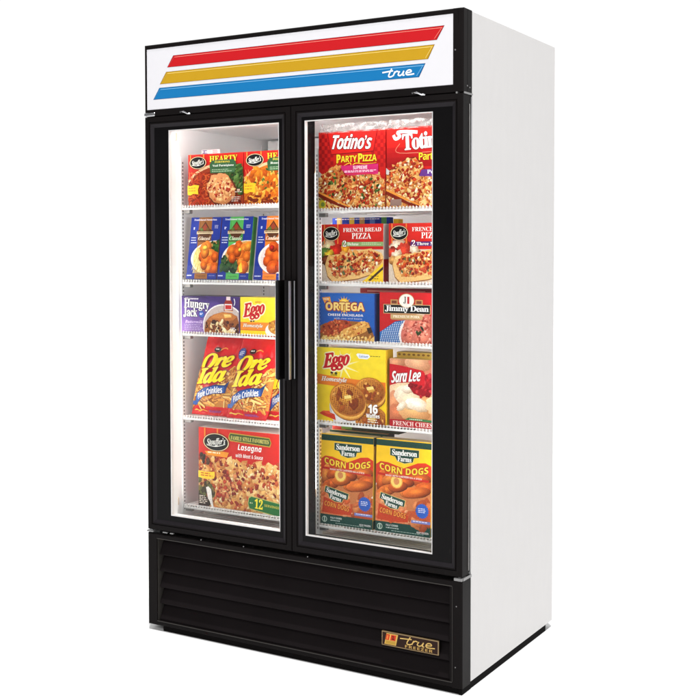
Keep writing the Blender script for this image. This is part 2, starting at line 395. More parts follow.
# ================================================================== SETTING
fl = MB(); S = 110; FZ = -.018
fl.face([(-S, -S, FZ), (S, -S, FZ), (S, S, FZ), (-S, S, FZ)])
tag(fl.build('floor', M['floor']), kind='structure', label='seamless white studio floor', cat=None)

# ================================================================== FREEZER
W, H, D = 1.197, 1.972, .7087
FR = (W/2, D/2, FZ)
fz = thing('display_freezer', FR, 'tall upright freezer with black trim, white sides and two hinged glass doors', 'freezer')
def P(name, mb, m, parent=None, smooth=False):
    if parent is None: return mb.build(name, m, fz, FR, smooth)
    return mb.build(name, m, parent, FR, smooth)
ZH, ZD, YC = 1.7325, .3285, .059
IX0, IX1, IZ0, IZ1, IY1 = .045, 1.150, .345, 1.705, .66
# cabinet shell: white painted steel sides, top, back
c = MB(); c.box(W-.0015, W, YC, D, .005, H-.002, .0006); P('side_panel', c, M['white'])
c = MB(); c.box(0, .0015, YC, D, .005, H-.002, .0006); P('side_panel', c, M['white'])
c = MB(); c.box(.0016, W-.0016, YC, D-.002, H-.02, H-.003, .0006); P('top_panel', c, M['white'])
c = MB(); c.box(.0016, W-.0016, D-.006, D-.001, .006, H-.021); P('back_panel', c, M['recess'])
# interior liner
l = MB(); l.box(.002, IX0, YC+.001, IY1, IZ0-.02, IZ1+.02); l.box(IX1, W-.002, YC+.001, IY1, IZ0-.02, IZ1+.02)
l.box(IX0+.0005, IX1-.0005, IY1-.01, IY1, IZ0, IZ1); l.box(IX0+.0005, IX1-.0005, YC+.001, IY1-.0105, IZ1, IZ1+.02)
ln = P('interior_liner', l, M['liner'])
l = MB(); l.box(IX0+.0005, IX1-.0005, YC+.001, IY1-.0105, IZ0-.02, IZ0)
for k in range(26):
    y = .10+k*.021; l.box(IX0+.02, IX1-.02, y, y+.007, IZ0+.0005, IZ0+.004, .001)
P('interior_floor', l, M['deck'])
# evaporator cover high on the back wall, with louvres
e = MB(); e.box(.08, 1.11, IY1-.07, IY1-.011, 1.46, 1.70, .006)
for k in range(9): e.box(.14, .56, IY1-.075, IY1-.0705, 1.50+k*.02, 1.51+k*.02, .001); e.box(.64, 1.06, IY1-.075, IY1-.0705, 1.50+k*.02, 1.51+k*.02, .001)
P('evaporator_cover', e, M['liner'])
# black door surround + mullion behind the doors
s_ = MB(); s_.ring(.004, W-.004, ZD+.004, ZH+.004, [(0, .0465), (.041, .0465), (.041, .0595), (0, .0595)]); P('door_surround', s_, M['black'])
s_ = MB(); s_.box(.577, .6195, .060, .108, IZ0, IZ1, .003); mu = P('mullion', s_, M['black_gloss'])
s_ = MB(); s_.box(.589, .612, .1085, .118, IZ0, IZ1, .001); P('mullion_trim', s_, M['gasket'], mu)

# header with sign
h = MB(); h.ring(0, W, ZH, H, [((.0, .0), .004), ((.004, .003), .0), ((.0105, .0135), .0), ((.0105, .0135), .0045), ((.0105, .0135), YC-.002), ((.0, .0), YC-.002)])
# wider right-hand post, rounded corner
h.extrude_z([(1.1645, .0003), (W-.010, .0003), (W-.004, .002), (W-.0006, .007), (W-.0006, .057), (1.1645, .057)], ZH+.0006, H-.0006)
h.extrude_x([(.0002, ZH+.0008), (.0002, ZH+.0215), (.03, ZH+.0215), (.03, ZH+.0008)], .006, 1.1643)
h.box(.0106, 1.1644, .012, YC-.003, ZH+.0216, H-.014)
hd = P('header_frame', h, M['black'])
g = MB(); g.box(1.1805, 1.1810, -.0004, .0, 1.925, H-.002); g.box(W-.0012, W+.0004, .028, .0288, ZH+.001, H-.001); P('seam', g, M['groove'], hd)
for (x, y, z) in ((W+.0002, .025, 1.752), (W+.0002, .042, 1.749)):
    g = MB(); g.tube([(x-.001, y, z), (x+.0012, y, z)], .0022, 10); P('screw', g, M['clip'], hd)
g = MB(); g.tube([(1.172, .001, 1.853), (1.172, -.0015, 1.853)], .0022, 10); P('screw', g, M['clip'], hd)
SX0, SX1, SZ0, SZ1 = .0106, 1.1644, 1.7545, 1.9575
sg = MB(); sg.box(SX0, SX1, .0012, .0118, SZ0, SZ1, .0008); sign = P('sign_panel', sg, M['sign'])
YS = .0012
def sign_poly(name, pts, col, k, parent):
    mb = MB(); mb.face([(x, YS-.0003*k, z) for x, z in pts], 0, col); return mb.build(name, [M['signprint']], parent, FR)
def inset(q, d, de):
    (x0, z0), (x1, z1), (x2, z2), (x3, z3) = q; return [(x0+de*1.1, z0+d), (x1-de, z1+d), (x2-de*1.1, z2-d), (x3+de, z3-d)]
for (TL, TR, BL, BR, col, dark, lite) in (
    ((.1263, 1.9284), (1.1364, 1.9264), (.0996, 1.8907), (1.1115, 1.887), (198, 30, 36), (116, 26, 40), (246, 150, 135)),
    ((.0952, 1.8764), (1.1047, 1.8748), (.0674, 1.8374), (1.0829, 1.8344), (196, 153, 34), (142, 104, 30), (248, 222, 130)),
    ((.0651, 1.8255), (1.0747, 1.8232), (.0384, 1.7877), (1.0533, 1.7844), (26, 118, 178), (16, 70, 124), (140, 196, 235))):
    q = [BL, BR, TR, TL]; st = sign_poly('stripe', q, dark, 1, sign)
    q2 = inset(q, .0012, .002); mb = MB(); mb.face([(x, YS-.0006, z) for x, z in q2], 0, col)
    a, b, c2, d = q2
    mb.face([(d[0]+.003, YS-.0008, d[1]-.004), (c2[0]-.004, YS-.0008, c2[1]-.004), (c2[0]-.0045, YS-.0008, c2[1]-.0055), (d[0]+.002, YS-.0008, d[1]-.0055)], 0, lite)
    mb.face([(c2[0]-.005, YS-.001, c2[1]-.004), (c2[0]-.0065, YS-.001, c2[1]-.004), (b[0]-.0065, YS-.001, b[1]+.003), (b[0]-.005, YS-.001, b[1]+.003)], 0, lite)
    mb.face([(d[0]+.003, YS-.001, d[1]-.004), (d[0]+.0045, YS-.001, d[1]-.004), (a[0]+.0045, YS-.001, a[1]+.003), (a[0]+.003, YS-.001, a[1]+.003)], 0, tuple(min(255, v*.7+60) for v in col))
    mb.build('stripe_face', [M['signprint']], st, FR)
TRUE = [[(0, .6), (.34, .72)], [(.30, 1.0), (.20, .15), (.27, .0), (.36, .18)], [(.40, .62), (.345, .06)], [(.36, .3), (.44, .6), (.51, .55)],
        [(.55, .6), (.50, .2), (.55, .06), (.62, .2), (.68, .6)], [(.68, .6), (.645, .1), (.70, .08)], [(.74, .3), (.90, .40), (.88, .62), (.80, .60), (.745, .3), (.79, .07), (1.0, .12)]]
def true_mark(x0, x1, z0, z1, y, col, wd, parent, name='lettering'):
    a = Art(x1-x0, z1-z0, 3, step=2e-5)
    a.part(name); a.lim = (-1, 2, -1, 2); a.strokes(TRUE, (0, 1, 0, 1), wd, col)
    mb = a.parts[name]; mb.v = [(x+x0+(x1-x0)/2, y+yy, z+z0) for x, yy, z in mb.v]; return mb.build(name, [M['card']], parent, FR)
true_mark(.930, 1.038, 1.7925, 1.8165, YS-.0012, (250, 250, 252), .040, sign)

# hardware between header and doors
def hinge(x0, x1, z0, z1, side):
    b = MB(); b.box(x0, x1, -.004, .03, z0, z1, .001); hg = P('hinge', b, M['clip'])
    xx = W if side > 0 else 0
    b = MB(); b.box(xx-.0005 if side > 0 else xx-.003, xx+.003 if side > 0 else xx+.0005, .004, .058, z0, z1, .0008); P('hinge_plate', b, M['clip'], hg)
    b = MB(); b.tube([((x0+x1)/2, .01, z0-.008), ((x0+x1)/2, .01, z1+.008)], .005, 12); P('hinge_pin', b, M['chrome'], hg, True)
    return hg
hinge(1.1715, 1.1978, ZD-.0105, ZD-.002, 1); hinge(-.0005, .028, ZD-.008, ZD-.0035, -1)
hinge(1.1745, 1.1800, ZH-.0045, ZH+.001, 1)
b = MB(); b.box(-.001, .0455, -.002, .02, ZH+.0005, ZH+.0125, .002); b.box(.008, .014, -.0035, -.0021, ZH+.001, ZH+.012, .0005); P('hinge', b, M['chrome'])
for x in (.159, 1.034):
    b = MB(); b.tube([(x, -.003, ZH+.007), (x+.018, -.006, ZH+.0055), (x+.030, -.003, ZH-.0005), (x+.042, -.003, ZH-.001)], .0028, 8); b.box(x-.002, x+.016, -.005, .001, ZH+.004, ZH+.0095, .001); P('door_catch', b, M['chrome'], None, True)
b = MB()
for x, l_ in ((.068, .02), (.10, .014)): b.box(x, x+l_, -.002, .006, ZD-.006, ZD-.002, .0006)
P('door_stop', b, M['clip'])
for x in (.235, .41, .66):
    b = MB(); b.tube([(x, -.0005, ZD-.0085), (x, -.003, ZD-.0085)], .0017, 10); P('screw', b, M['clip'])

# doors --------------------------------------------------------------
def door(x0, x1, hinge_right):
    z0, z1 = ZD, ZH-.002
    d = MB(); x0 += .0008; x1 -= .0008
    # outer flat, groove, bevel falling to the inner band
    d.ring(x0, x1, z0, z1, [(.0, .003), (.002, .0), (.0175, .0), (.0185, .0035), (.0205, .0035), (.0215, .0), (.0245, .0), (.0245, .046), (.0, .046)])
    o = P('door', d, M['black'])
    b = MB(); b.ring(x0+.0247, x1-.0247, z0+.0247, z1-.0247, [(0, .0005), (.012, .0068), (.012, .045), (0, .045)]); P('frame_bevel', b, M['bevel'], o)
    # inner band: wide on the hinge side
    gx0, gx1 = (x0+.047, x1-.100) if hinge_right else (x0+.0975, x1-.0478)
    gz0, gz1 = z0+.0545, z1-.0475
    bx0, bx1, bz0, bz1 = x0+.0368, x1-.0368, z0+.0368, z1-.0368
    b = MB()
    for q in ((bx0, gx0, bz0, bz1), (gx1, bx1, bz0, bz1), (gx0+.0001, gx1-.0001, bz0, gz0), (gx0+.0001, gx1-.0001, gz1, bz1)):
        if q[1]-q[0] > .001: b.box(q[0], q[1], .006, .012, q[2], q[3])
    P('glass_border', b, M['black_gloss'], o)
    b = MB(); b.ring(gx0+.0001, gx1-.0001, gz0+.0001, gz1-.0001, [(0, .0072), (.003, .0072), (.003, .0125), (0, .0125)])
    b.ring(gx0+.0001, gx1-.0001, gz0+.0001, gz1-.0001, [(0, .0145), (.002, .0145), (.002, .0205), (0, .0205)]); P('glazing_spacer', b, M['spacer'], o)
    b = MB(); b.ring(gx0-.006, gx1+.006, gz0-.006, gz1+.006, [(0, .0215), (.0055, .0215), (.0055, .044), (0, .044)]); P('inner_frame', b, M['black_gloss'] if hinge_right else M['liner'], o)
    b = MB(); b.box(gx0+.0031, gx1-.0031, .0085, .0115, gz0+.0031, gz1-.0031); P('glass_pane', b, M['glass'], o)
    b = MB(); b.ring(x0+.004, x1-.004, z0+.004, z1-.004, [(0, .0485), (.018, .0485), (.018, .0565), (.012, .0575), (0, .0565)]); P('gasket', b, M['gasket'], o)
    # handle: full-height pull with a hollow aluminium inner face
    hz0, hz1 = .876, 1.187
    sgn = 1 if hinge_right else -1; hx = .6175 if hinge_right else .5690
    b = MB(); b.extrude_z([(hx, .0), (hx, -.030), (hx-sgn*.002, -.040), (hx-sgn*.010, -.044), (hx-sgn*.014, -.042), (hx-sgn*.0135, -.035), (hx-sgn*.008, -.028), (hx-sgn*.0075, .0)], hz0, hz1)
    hd_ = P('handle', b, M['black_gloss'], o)
    for (ya, yb) in ((-.0415, -.0295), (-.013, -.0065)):
        b = MB(); xa = hx+sgn*.0002; xb = hx+sgn*.0022; b.box(min(xa, xb), max(xa, xb), ya, yb, hz0+.002, hz1-.002, .0008); P('grip_strip', b, M['satin'], hd_)
    return o
door(.0, .5985, False); door(.5985, W, True)
b = MB(); b.box(W-.0007, W+.0012, .0405, .0435, ZD+.012, ZH-.03, .0005); P('edge_trim', b, M['gasket'])

# lower grille ---------------------------------------------------------
GT = ZD-.012; GX0, GX1, GZ0, GZ1 = .0405, 1.1645, .017, .2915+.018
k = MB(); k.ring(0, W, .0, GT, [((.0, .0), .004), ((.003, .003), .0), ((.0395, .0165), .0), ((.0405, .0175), .001), ((.0405, .0175), .0035), ((.0405, .0175), YC-.002), ((0, 0), YC-.002)])
k.extrude_z([(1.165, -.0003), (W-.010, -.0003), (W-.004, .0015), (W-.0006, .006), (W-.0006, .057), (1.165, .057)], .0006, GT-.0006)
gf = P('grille_frame', k, M['black'])
k = MB(); k.box(.041, W-.041, .046, .05, .018, GT-.018); P('grille_back', k, M['recess'], gf)
k = MB(); k.box(.0408, .0425, .004, .046, .0178, GT-.0178); P('grille_reveal', k, M['recess'], gf)
k = MB(); k.box(.041, 1.1648, -.0012, .0006, .0152, .0176, .0005); P('trim_strip', k, M['recess'], gf)
k = MB(); k.box(.041, 1.1648, -.0009, .0006, GT-.0176, GT-.0152, .0005); P('trim_strip', k, M['recess'], gf)
k = MB(); k.box(1.1648, 1.1662, -.0012, .0006, .0178, GT-.0178, .0005); P('trim_strip', k, M['recess'], gf)
n = 5; hs = (GT-.036)/n
for i in range(n):
    zt = GT-.018-i*hs; zb = zt-hs
    k = MB(); k.extrude_x([(.034, zt-.001), (.010, zb+.004), (.010, zb+.001), (.0125, zb-.0005), (.0375, zt-.004)], .046, 1.1640); P('louver', k, M['louver'], gf)
for (x, z) in ((1.176, .0625), (1.179, .2425)):
    k = MB(); k.tube([(x, .0, z), (x, -.0015, z)], .0017, 10); P('screw', k, M['clip'], gf)
# nameplate, fixed on the fourth louver
nx0, nx1, nz0, nz1 = .925, 1.119, .0855, .129; NY = .0035
k = MB(); k.box(nx0, nx1, NY, NY+.006, nz0, nz1, .0008); npl = P('nameplate', k, mat('plate_gold_rim', (152, 128, 92), .35, metal=.7, noise_amt=.1))
k = MB(); k.face([(nx0+.003, NY-.0003, nz0+.003), (nx1-.003, NY-.0003, nz0+.003), (nx1-.003, NY-.0003, nz1-.003), (nx0+.003, NY-.0003, nz1-.003)], 0, (42, 20, 12)); k.build('plate_face', [M['card']], npl, FR)
k = MB(); q = lambda a, b_, c_, d_, y, col: k.face([(nx0+a, NY-y, nz0+c_), (nx0+b_, NY-y, nz0+c_), (nx0+b_+(d_-c_)*.22, NY-y, nz0+d_), (nx0+a+(d_-c_)*.22, NY-y, nz0+d_)], 0, col)
q(.010, .050, .005, .039, .0005, (214, 170, 84)); q(.0135, .0475, .0185, .036, .0007, (206, 60, 30)); q(.014, .047, .007, .016, .0007, (190, 150, 60))
q(.026, .030, .0185, .036, .0009, (232, 180, 90)); q(.017, .022, .021, .033, .0009, (235, 130, 60)); q(.036, .0435, .022, .026, .0009, (60, 20, 14)); q(.036, .0435, .029, .032, .0009, (60, 20, 14))
k.build('emblem', [M['card']], npl, FR)
true_mark(nx0+.064, nx1-.012, nz0+.0165, nz1-.004, NY-.0005, (214, 178, 104), .028, npl)
a = Art(nx1-nx0, nz1-nz0, 4); a.part('lettering'); a.text('FREEZER', 'sans', .42, .90, .12, .31, (190, 152, 84), sp=1.15)
mb = a.parts['lettering']; mb.v = [(x+(nx0+nx1)/2, NY-.0005+y, z+nz0) for x, y, z in mb.v]; mb.build('lettering', [M['card']], npl, FR)
# base
k = MB(); k.box(.060, W-.012, .0075, .03, FZ, -.0004, .001); k.box(W-.03, W-.0022, .012, .655, FZ, .0048, .001); k.box(.0022, .03, .06, .655, FZ, .0048, .001); k.box(.036, W-.031, .60, .64, FZ, .0)
P('base_rail', k, M['rubber'])
k = MB(); k.box(W-.012, W-.0008, .0025, .062, FZ+.0004, -.0003, .001); P('base_corner', k, M['rubber'])

# interior fittings -----------------------------------------------------
def lamp(x, z0, z1, y=.077, m='lamp'):
    b = MB(); b.tube([(x, y, z0+.03), (x, y, z1-.03)], .0085, 12); o = P('lamp_tube', b, M[m], None, True)
    for z in (z0, z1-.03): b = MB(); b.box(x-.011, x+.011, y-.011, y+.011, z, z+.03, .004); P('lamp_socket', b, M['socket'], o)
lamp(.0575, .40, 1.685, m='lamp_dim'); lamp(1.137, .40, 1.685)
lamp(.562, .40, 1.685, .086, m='lamp'); lamp(.582, .47, 1.56, .165, m='lamp')  # second tube is unseen, added behind the mullion to brighten the interior
for xa, xb in ((.09, .54), (.66, 1.10)):
    b = MB(); b.tube([(xa, .078, 1.698), (xb, .078, 1.698)], .0055, 10); o = P('lamp_tube', b, M['lamp'], None, True)
    for x in (xa-.02, xb): b = MB(); b.box(x, x+.02, .070, .086, 1.6905, 1.7045, .002); P('lamp_socket', b, M['socket'], o)
for (x0, x1) in ((IX0+.0004, IX0+.004), (IX1-.004, IX1-.0004)):
    for y in (.128, .60):
        b = MB(); b.box(x0, x1, y, y+.018, IZ0+.02, IZ1-.10 if y < .2 else IZ1-.02); pl = P('shelf_pilaster', b, M['liner'])
        b = MB()
        xf = x1 if x0 < .5 else x0-.0004
        zz = IZ0+.03
        while zz < IZ1-.12: b.box(xf, xf+.0004, y+.006, y+.012, zz, zz+.007); zz += .0127
        P('slots', b, M['slot'], pl)
for xc in (.586, .6125):
    for y in (.128,):
        b = MB(); b.box(xc-.006, xc+.006, y, y+.018, IZ0+.0, IZ1-.10); pl = P('shelf_pilaster', b, M['liner'])
        b = MB(); zz = IZ0+.03; xs_ = xc+.006 if xc > .6 else xc-.0064
        while zz < IZ1-.12: b.box(xs_, xs_+.0004, y+.006, y+.012, zz, zz+.007); b.box(xc-.002, xc+.002, y-.0004, y, zz, zz+.007); zz += .0127
        P('slots', b, M['slot'], pl)
shelves = {}
def shelf(x0, x1, z):
    b = MB(); y0, y1 = .116, .62
    b.box(x0, x1, y0, y0+.0045, z-.0135, z-.006, .0015, seg=2)
    b.tube([(x0+.002, y1, z-.006), (x1-.002, y1, z-.006)], .003, 6); b.tube([(x0+.003, y0+.004, z-.008), (x0+.003, y1, z-.006)], .003, 6); b.tube([(x1-.003, y0+.004, z-.008), (x1-.003, y1, z-.006)], .003, 6)
    for yy in (.25, .42): b.tube([(x0+.004, yy, z-.0065), (x1-.004, yy, z-.0065)], .0028, 6)
    o = P('shelf', b, M['wire'])
    b = MB(); nw = int((x1-x0-.01)/.0115)
    for i in range(nw+1):
        x = x0+.006+(x1-x0-.012)*i/nw; b.tube([(x, y0-.0012, z-.0085), (x, y0-.0012, z+.0022), (x, y0+.0030, z-.0012), (x, y0+.02, z-.0019), (x, y1-.001, z-.0019)], .0019, 5)
    P('shelf_wires', b, M['wire'], o)
    for (xa, xb) in ((x0-.004, x0+.024), (x1-.024, x1+.004)):
        b = MB(); b.box(xa, xb, y0+.013, y0+.030, z-.026, z-.0105, .002); P('shelf_clip', b, M['clip'], o)
ZL = (1.4345, 1.1785, 1.0005, .7085, .3975); ZR = (1.413, 1.1805, .9935, .7325, .3975)
for z in ZL: shelf(.062, .578, z)
for z in ZR: shelf(.621, 1.139, z)
# pale sticker lines on the back cover, upper left

# ================================================================== FOOD PACKAGES
CHEESE = [(234, 182, 110), (242, 204, 138), (226, 158, 84), (214, 132, 62), (246, 216, 158)]
SAUCE = [(178, 46, 22), (198, 64, 30), (152, 34, 18), (214, 92, 42)]
MEATS = [(158, 48, 26), (134, 36, 20), (180, 68, 38)]
GREENS = [(66, 96, 38), (92, 120, 52), (44, 74, 30)]
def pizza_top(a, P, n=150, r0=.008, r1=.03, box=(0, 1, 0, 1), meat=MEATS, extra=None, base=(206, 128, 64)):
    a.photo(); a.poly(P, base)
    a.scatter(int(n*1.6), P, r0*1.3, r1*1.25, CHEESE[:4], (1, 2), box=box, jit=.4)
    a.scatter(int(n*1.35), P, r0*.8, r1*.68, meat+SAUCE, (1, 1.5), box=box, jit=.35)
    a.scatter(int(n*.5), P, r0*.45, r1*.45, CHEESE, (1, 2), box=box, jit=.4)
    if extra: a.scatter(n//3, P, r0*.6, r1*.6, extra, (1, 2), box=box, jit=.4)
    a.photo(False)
def arc(cx, cz, rx, rz, a0, a1, n=16): return [(cx+rx*math.cos(R(a0+(a1-a0)*i/n)), cz+rz*math.sin(R(a0+(a1-a0)*i/n))) for i in range(n+1)]

def hearty(kind):
    def d(a):
        a.band(0, 1, .35, 1, (182, 26, 24), (208, 36, 30), 6)
        a.poly([(0, 0), (1, 0), (1, .60), (0, .30)], (120, 44, 26))
        a.part('food_picture').photo()
        rim = arc(.52, .02, .66, .78, 12, 168, 28)
        a.poly([(0, 0)]+[(max(0, min(1, x)), z) for x, z in rim[::-1]]+[(1, 0)], (238, 196, 150))
        body = [(0, 0)]+[(x, z) for x, z in arc(.52, .0, .635, .745, 12, 168, 28)[::-1]]+[(1, 0)]
        a.poly(body, (150, 52, 24) if kind == 0 else (206, 112, 28))
        if kind == 0:
            a.inc = .28
            for i in range(300):     # spaghetti in red sauce
                x, z = a.rg.uniform(0, .72), a.rg.uniform(.0, .62)
                if not inpoly(x, z, body): continue
                th = a.rg.uniform(0, 6.3); l = a.rg.uniform(.05, .12)
                a.stroke([(x, z), (x+l*math.cos(th), z+l*math.sin(th)), (x+l*1.6*math.cos(th+.7), z+l*1.6*math.sin(th+.7))], .009, a.rg.choice([(206, 70, 28), (224, 104, 44), (170, 42, 20), (190, 56, 26), (120, 30, 16)]))
            a.inc = 1.
            a.scatter(260, [(.66, .3), (1, .2), (1, .70), (.9, .76), (.72, .66)], .012, .02, [(52, 84, 34), (74, 108, 46), (36, 62, 26), (96, 128, 64)], (2.4, 4.5), (10, 80), .12, (.6, 1, .2, .8), 10)
            a.blob(.62, .29, .235, (112, 40, 22), 1.2, -28, 30, .05); a.blob(.61, .31, .215, (222, 150, 96), 1.2, -28, 30, .07)
            T = lambda x, z: ((x-.61)/.25)**2+((z-.31)/.25)**2 < .85
            a.scatter(160, T, .012, .034, [(244, 196, 138), (234, 172, 112), (246, 210, 160), (216, 140, 84)], (1, 1.8), box=(.3, .9, .05, .65))
            a.scatter(90, T, .008, .020, [(178, 54, 34), (150, 40, 24), (196, 84, 60)], (1, 1.6), box=(.3, .9, .05, .65))
            a.scatter(40, [(.2, 0), (1, 0), (1, .16), (.8, .1), (.3, .06)], .012, .03, [(96, 26, 16), (130, 40, 20), (70, 22, 14)], (1, 2))
        else:
            a.scatter(220, body, .014, .05, [(236, 140, 34), (214, 106, 22), (246, 170, 60), (190, 84, 20), (250, 190, 84)], (1, 2.4), box=(0, 1, 0, .8), jit=.4)
            a.scatter(40, body, .008, .016, GREENS+[(150, 60, 20)], (1, 2), box=(0, 1, .3, .8))
            a.scatter(50, body, .012, .03, [(140, 50, 16), (120, 40, 14)], (1, 2), box=(0, 1, 0, .16))
        a.photo(False)
        a.part('logo')
        for x in (.045, .29): a.rect(x, x+.018, .84, 1, (236, 140, 60))
        for x, t in ((.03, .50), (.075, .46)): a.stroke([(x, .66), (x+.012, .58), (x, t)], .010, (230, 120, 70))
        a.badge(.190, .835, .142, .082, 'Stouffer\u2019s')
        a.part('title_lettering'); a.text('HEARTY', 'serif', .405, .905, .845, .955, (250, 226, 60), outline=((110, 20, 16), .045), bold=.006)
        a.part('name_panel'); a.poly([(.42, .62), (.86, .62), (.885, .80), (.84, .875), (.45, .865), (.405, .79)], (52, 92, 58)); a.poly([(.43, .63), (.85, .63), (.87, .70), (.42, .69)], (70, 112, 72))
        a.text('PORTIONS', 'serif', .50, .77, .815, .85, (240, 210, 60)); a.text('Veal Parmigiana' if kind == 0 else 'Roast Turkey', 'serif', .46, .84, .735, .785, (244, 244, 236)); a.lines(.45, .84, .63, .70, 2, (190, 210, 180), .010)
        a.part('yellow_flag'); a.poly([(0, .22), (.05, .205), (.11, .235), (.20, .22), (.19, .30), (.215, .395), (.12, .41), (.05, .385), (0, .405)], (244, 196, 40)); a.lines(.02, .17, .26, .37, 2, (190, 60, 30), .012)
        a.part('front_print'); a.lines(.86, .985, .22, .26, 1, (240, 230, 220), .012); a.lines(.80, .98, .05, .16, 3, (240, 226, 214), .012); a.rect(.90, .95, .26, .30, (210, 170, 150))
    return d
carton('frozen_dinner_box', (.2025, .125, ZL[0]), .2365, .1755, .045, (196, 30, 26), (170, 22, 22), (190, 30, 26), 'red frozen dinner box picturing cheesy cutlet with spaghetti and green beans', seed=5, draw=hearty(0), group=None)
carton('frozen_dinner_box', (.4415, .125, ZL[0]), .2365, .1755, .045, (196, 30, 26), (170, 22, 22), (190, 30, 26), 'red frozen dinner box with bright orange food, right side of the left top shelf', seed=8, draw=hearty(1))
# pale sticker standing behind them
k = MB(); k.box(.12, .20, .0, .0012, 0, .022, 0, 0, (232, 230, 232))
st = tag(k.build('shelf_sticker', [M['card']]), 'small white sticker with blue and red print above the top left dinner box', 'sticker'); st.location = (-.022, .18, 1.609)
a = Art(.08, .022, 2); a.part('lettering')
a.stroke([(.05, .85), (.30, .85)], .03, (60, 60, 140), False); a.stroke([(.16, .8), (.12, .3)], .04, (60, 60, 140), False); a.lines(.05, .38, .2, .5, 2, (110, 90, 160), .12); a.lines(.62, .98, .1, .9, 3, (190, 110, 120), .12)
mb = a.parts['lettering']; mb.v = [(x+.16, y, z) for x, y, z in mb.v]; mb.build('lettering', [M['card']], st)
k = MB(); k.box(.11, .22, .0, .03, 0, .178, .001, 0, (225, 222, 222)); hb = tag(k.build('white_carton', [M['card']]), 'plain white carton standing behind the top left dinner box', 'food box'); hb.location = (-.022, .183, ZL[0])

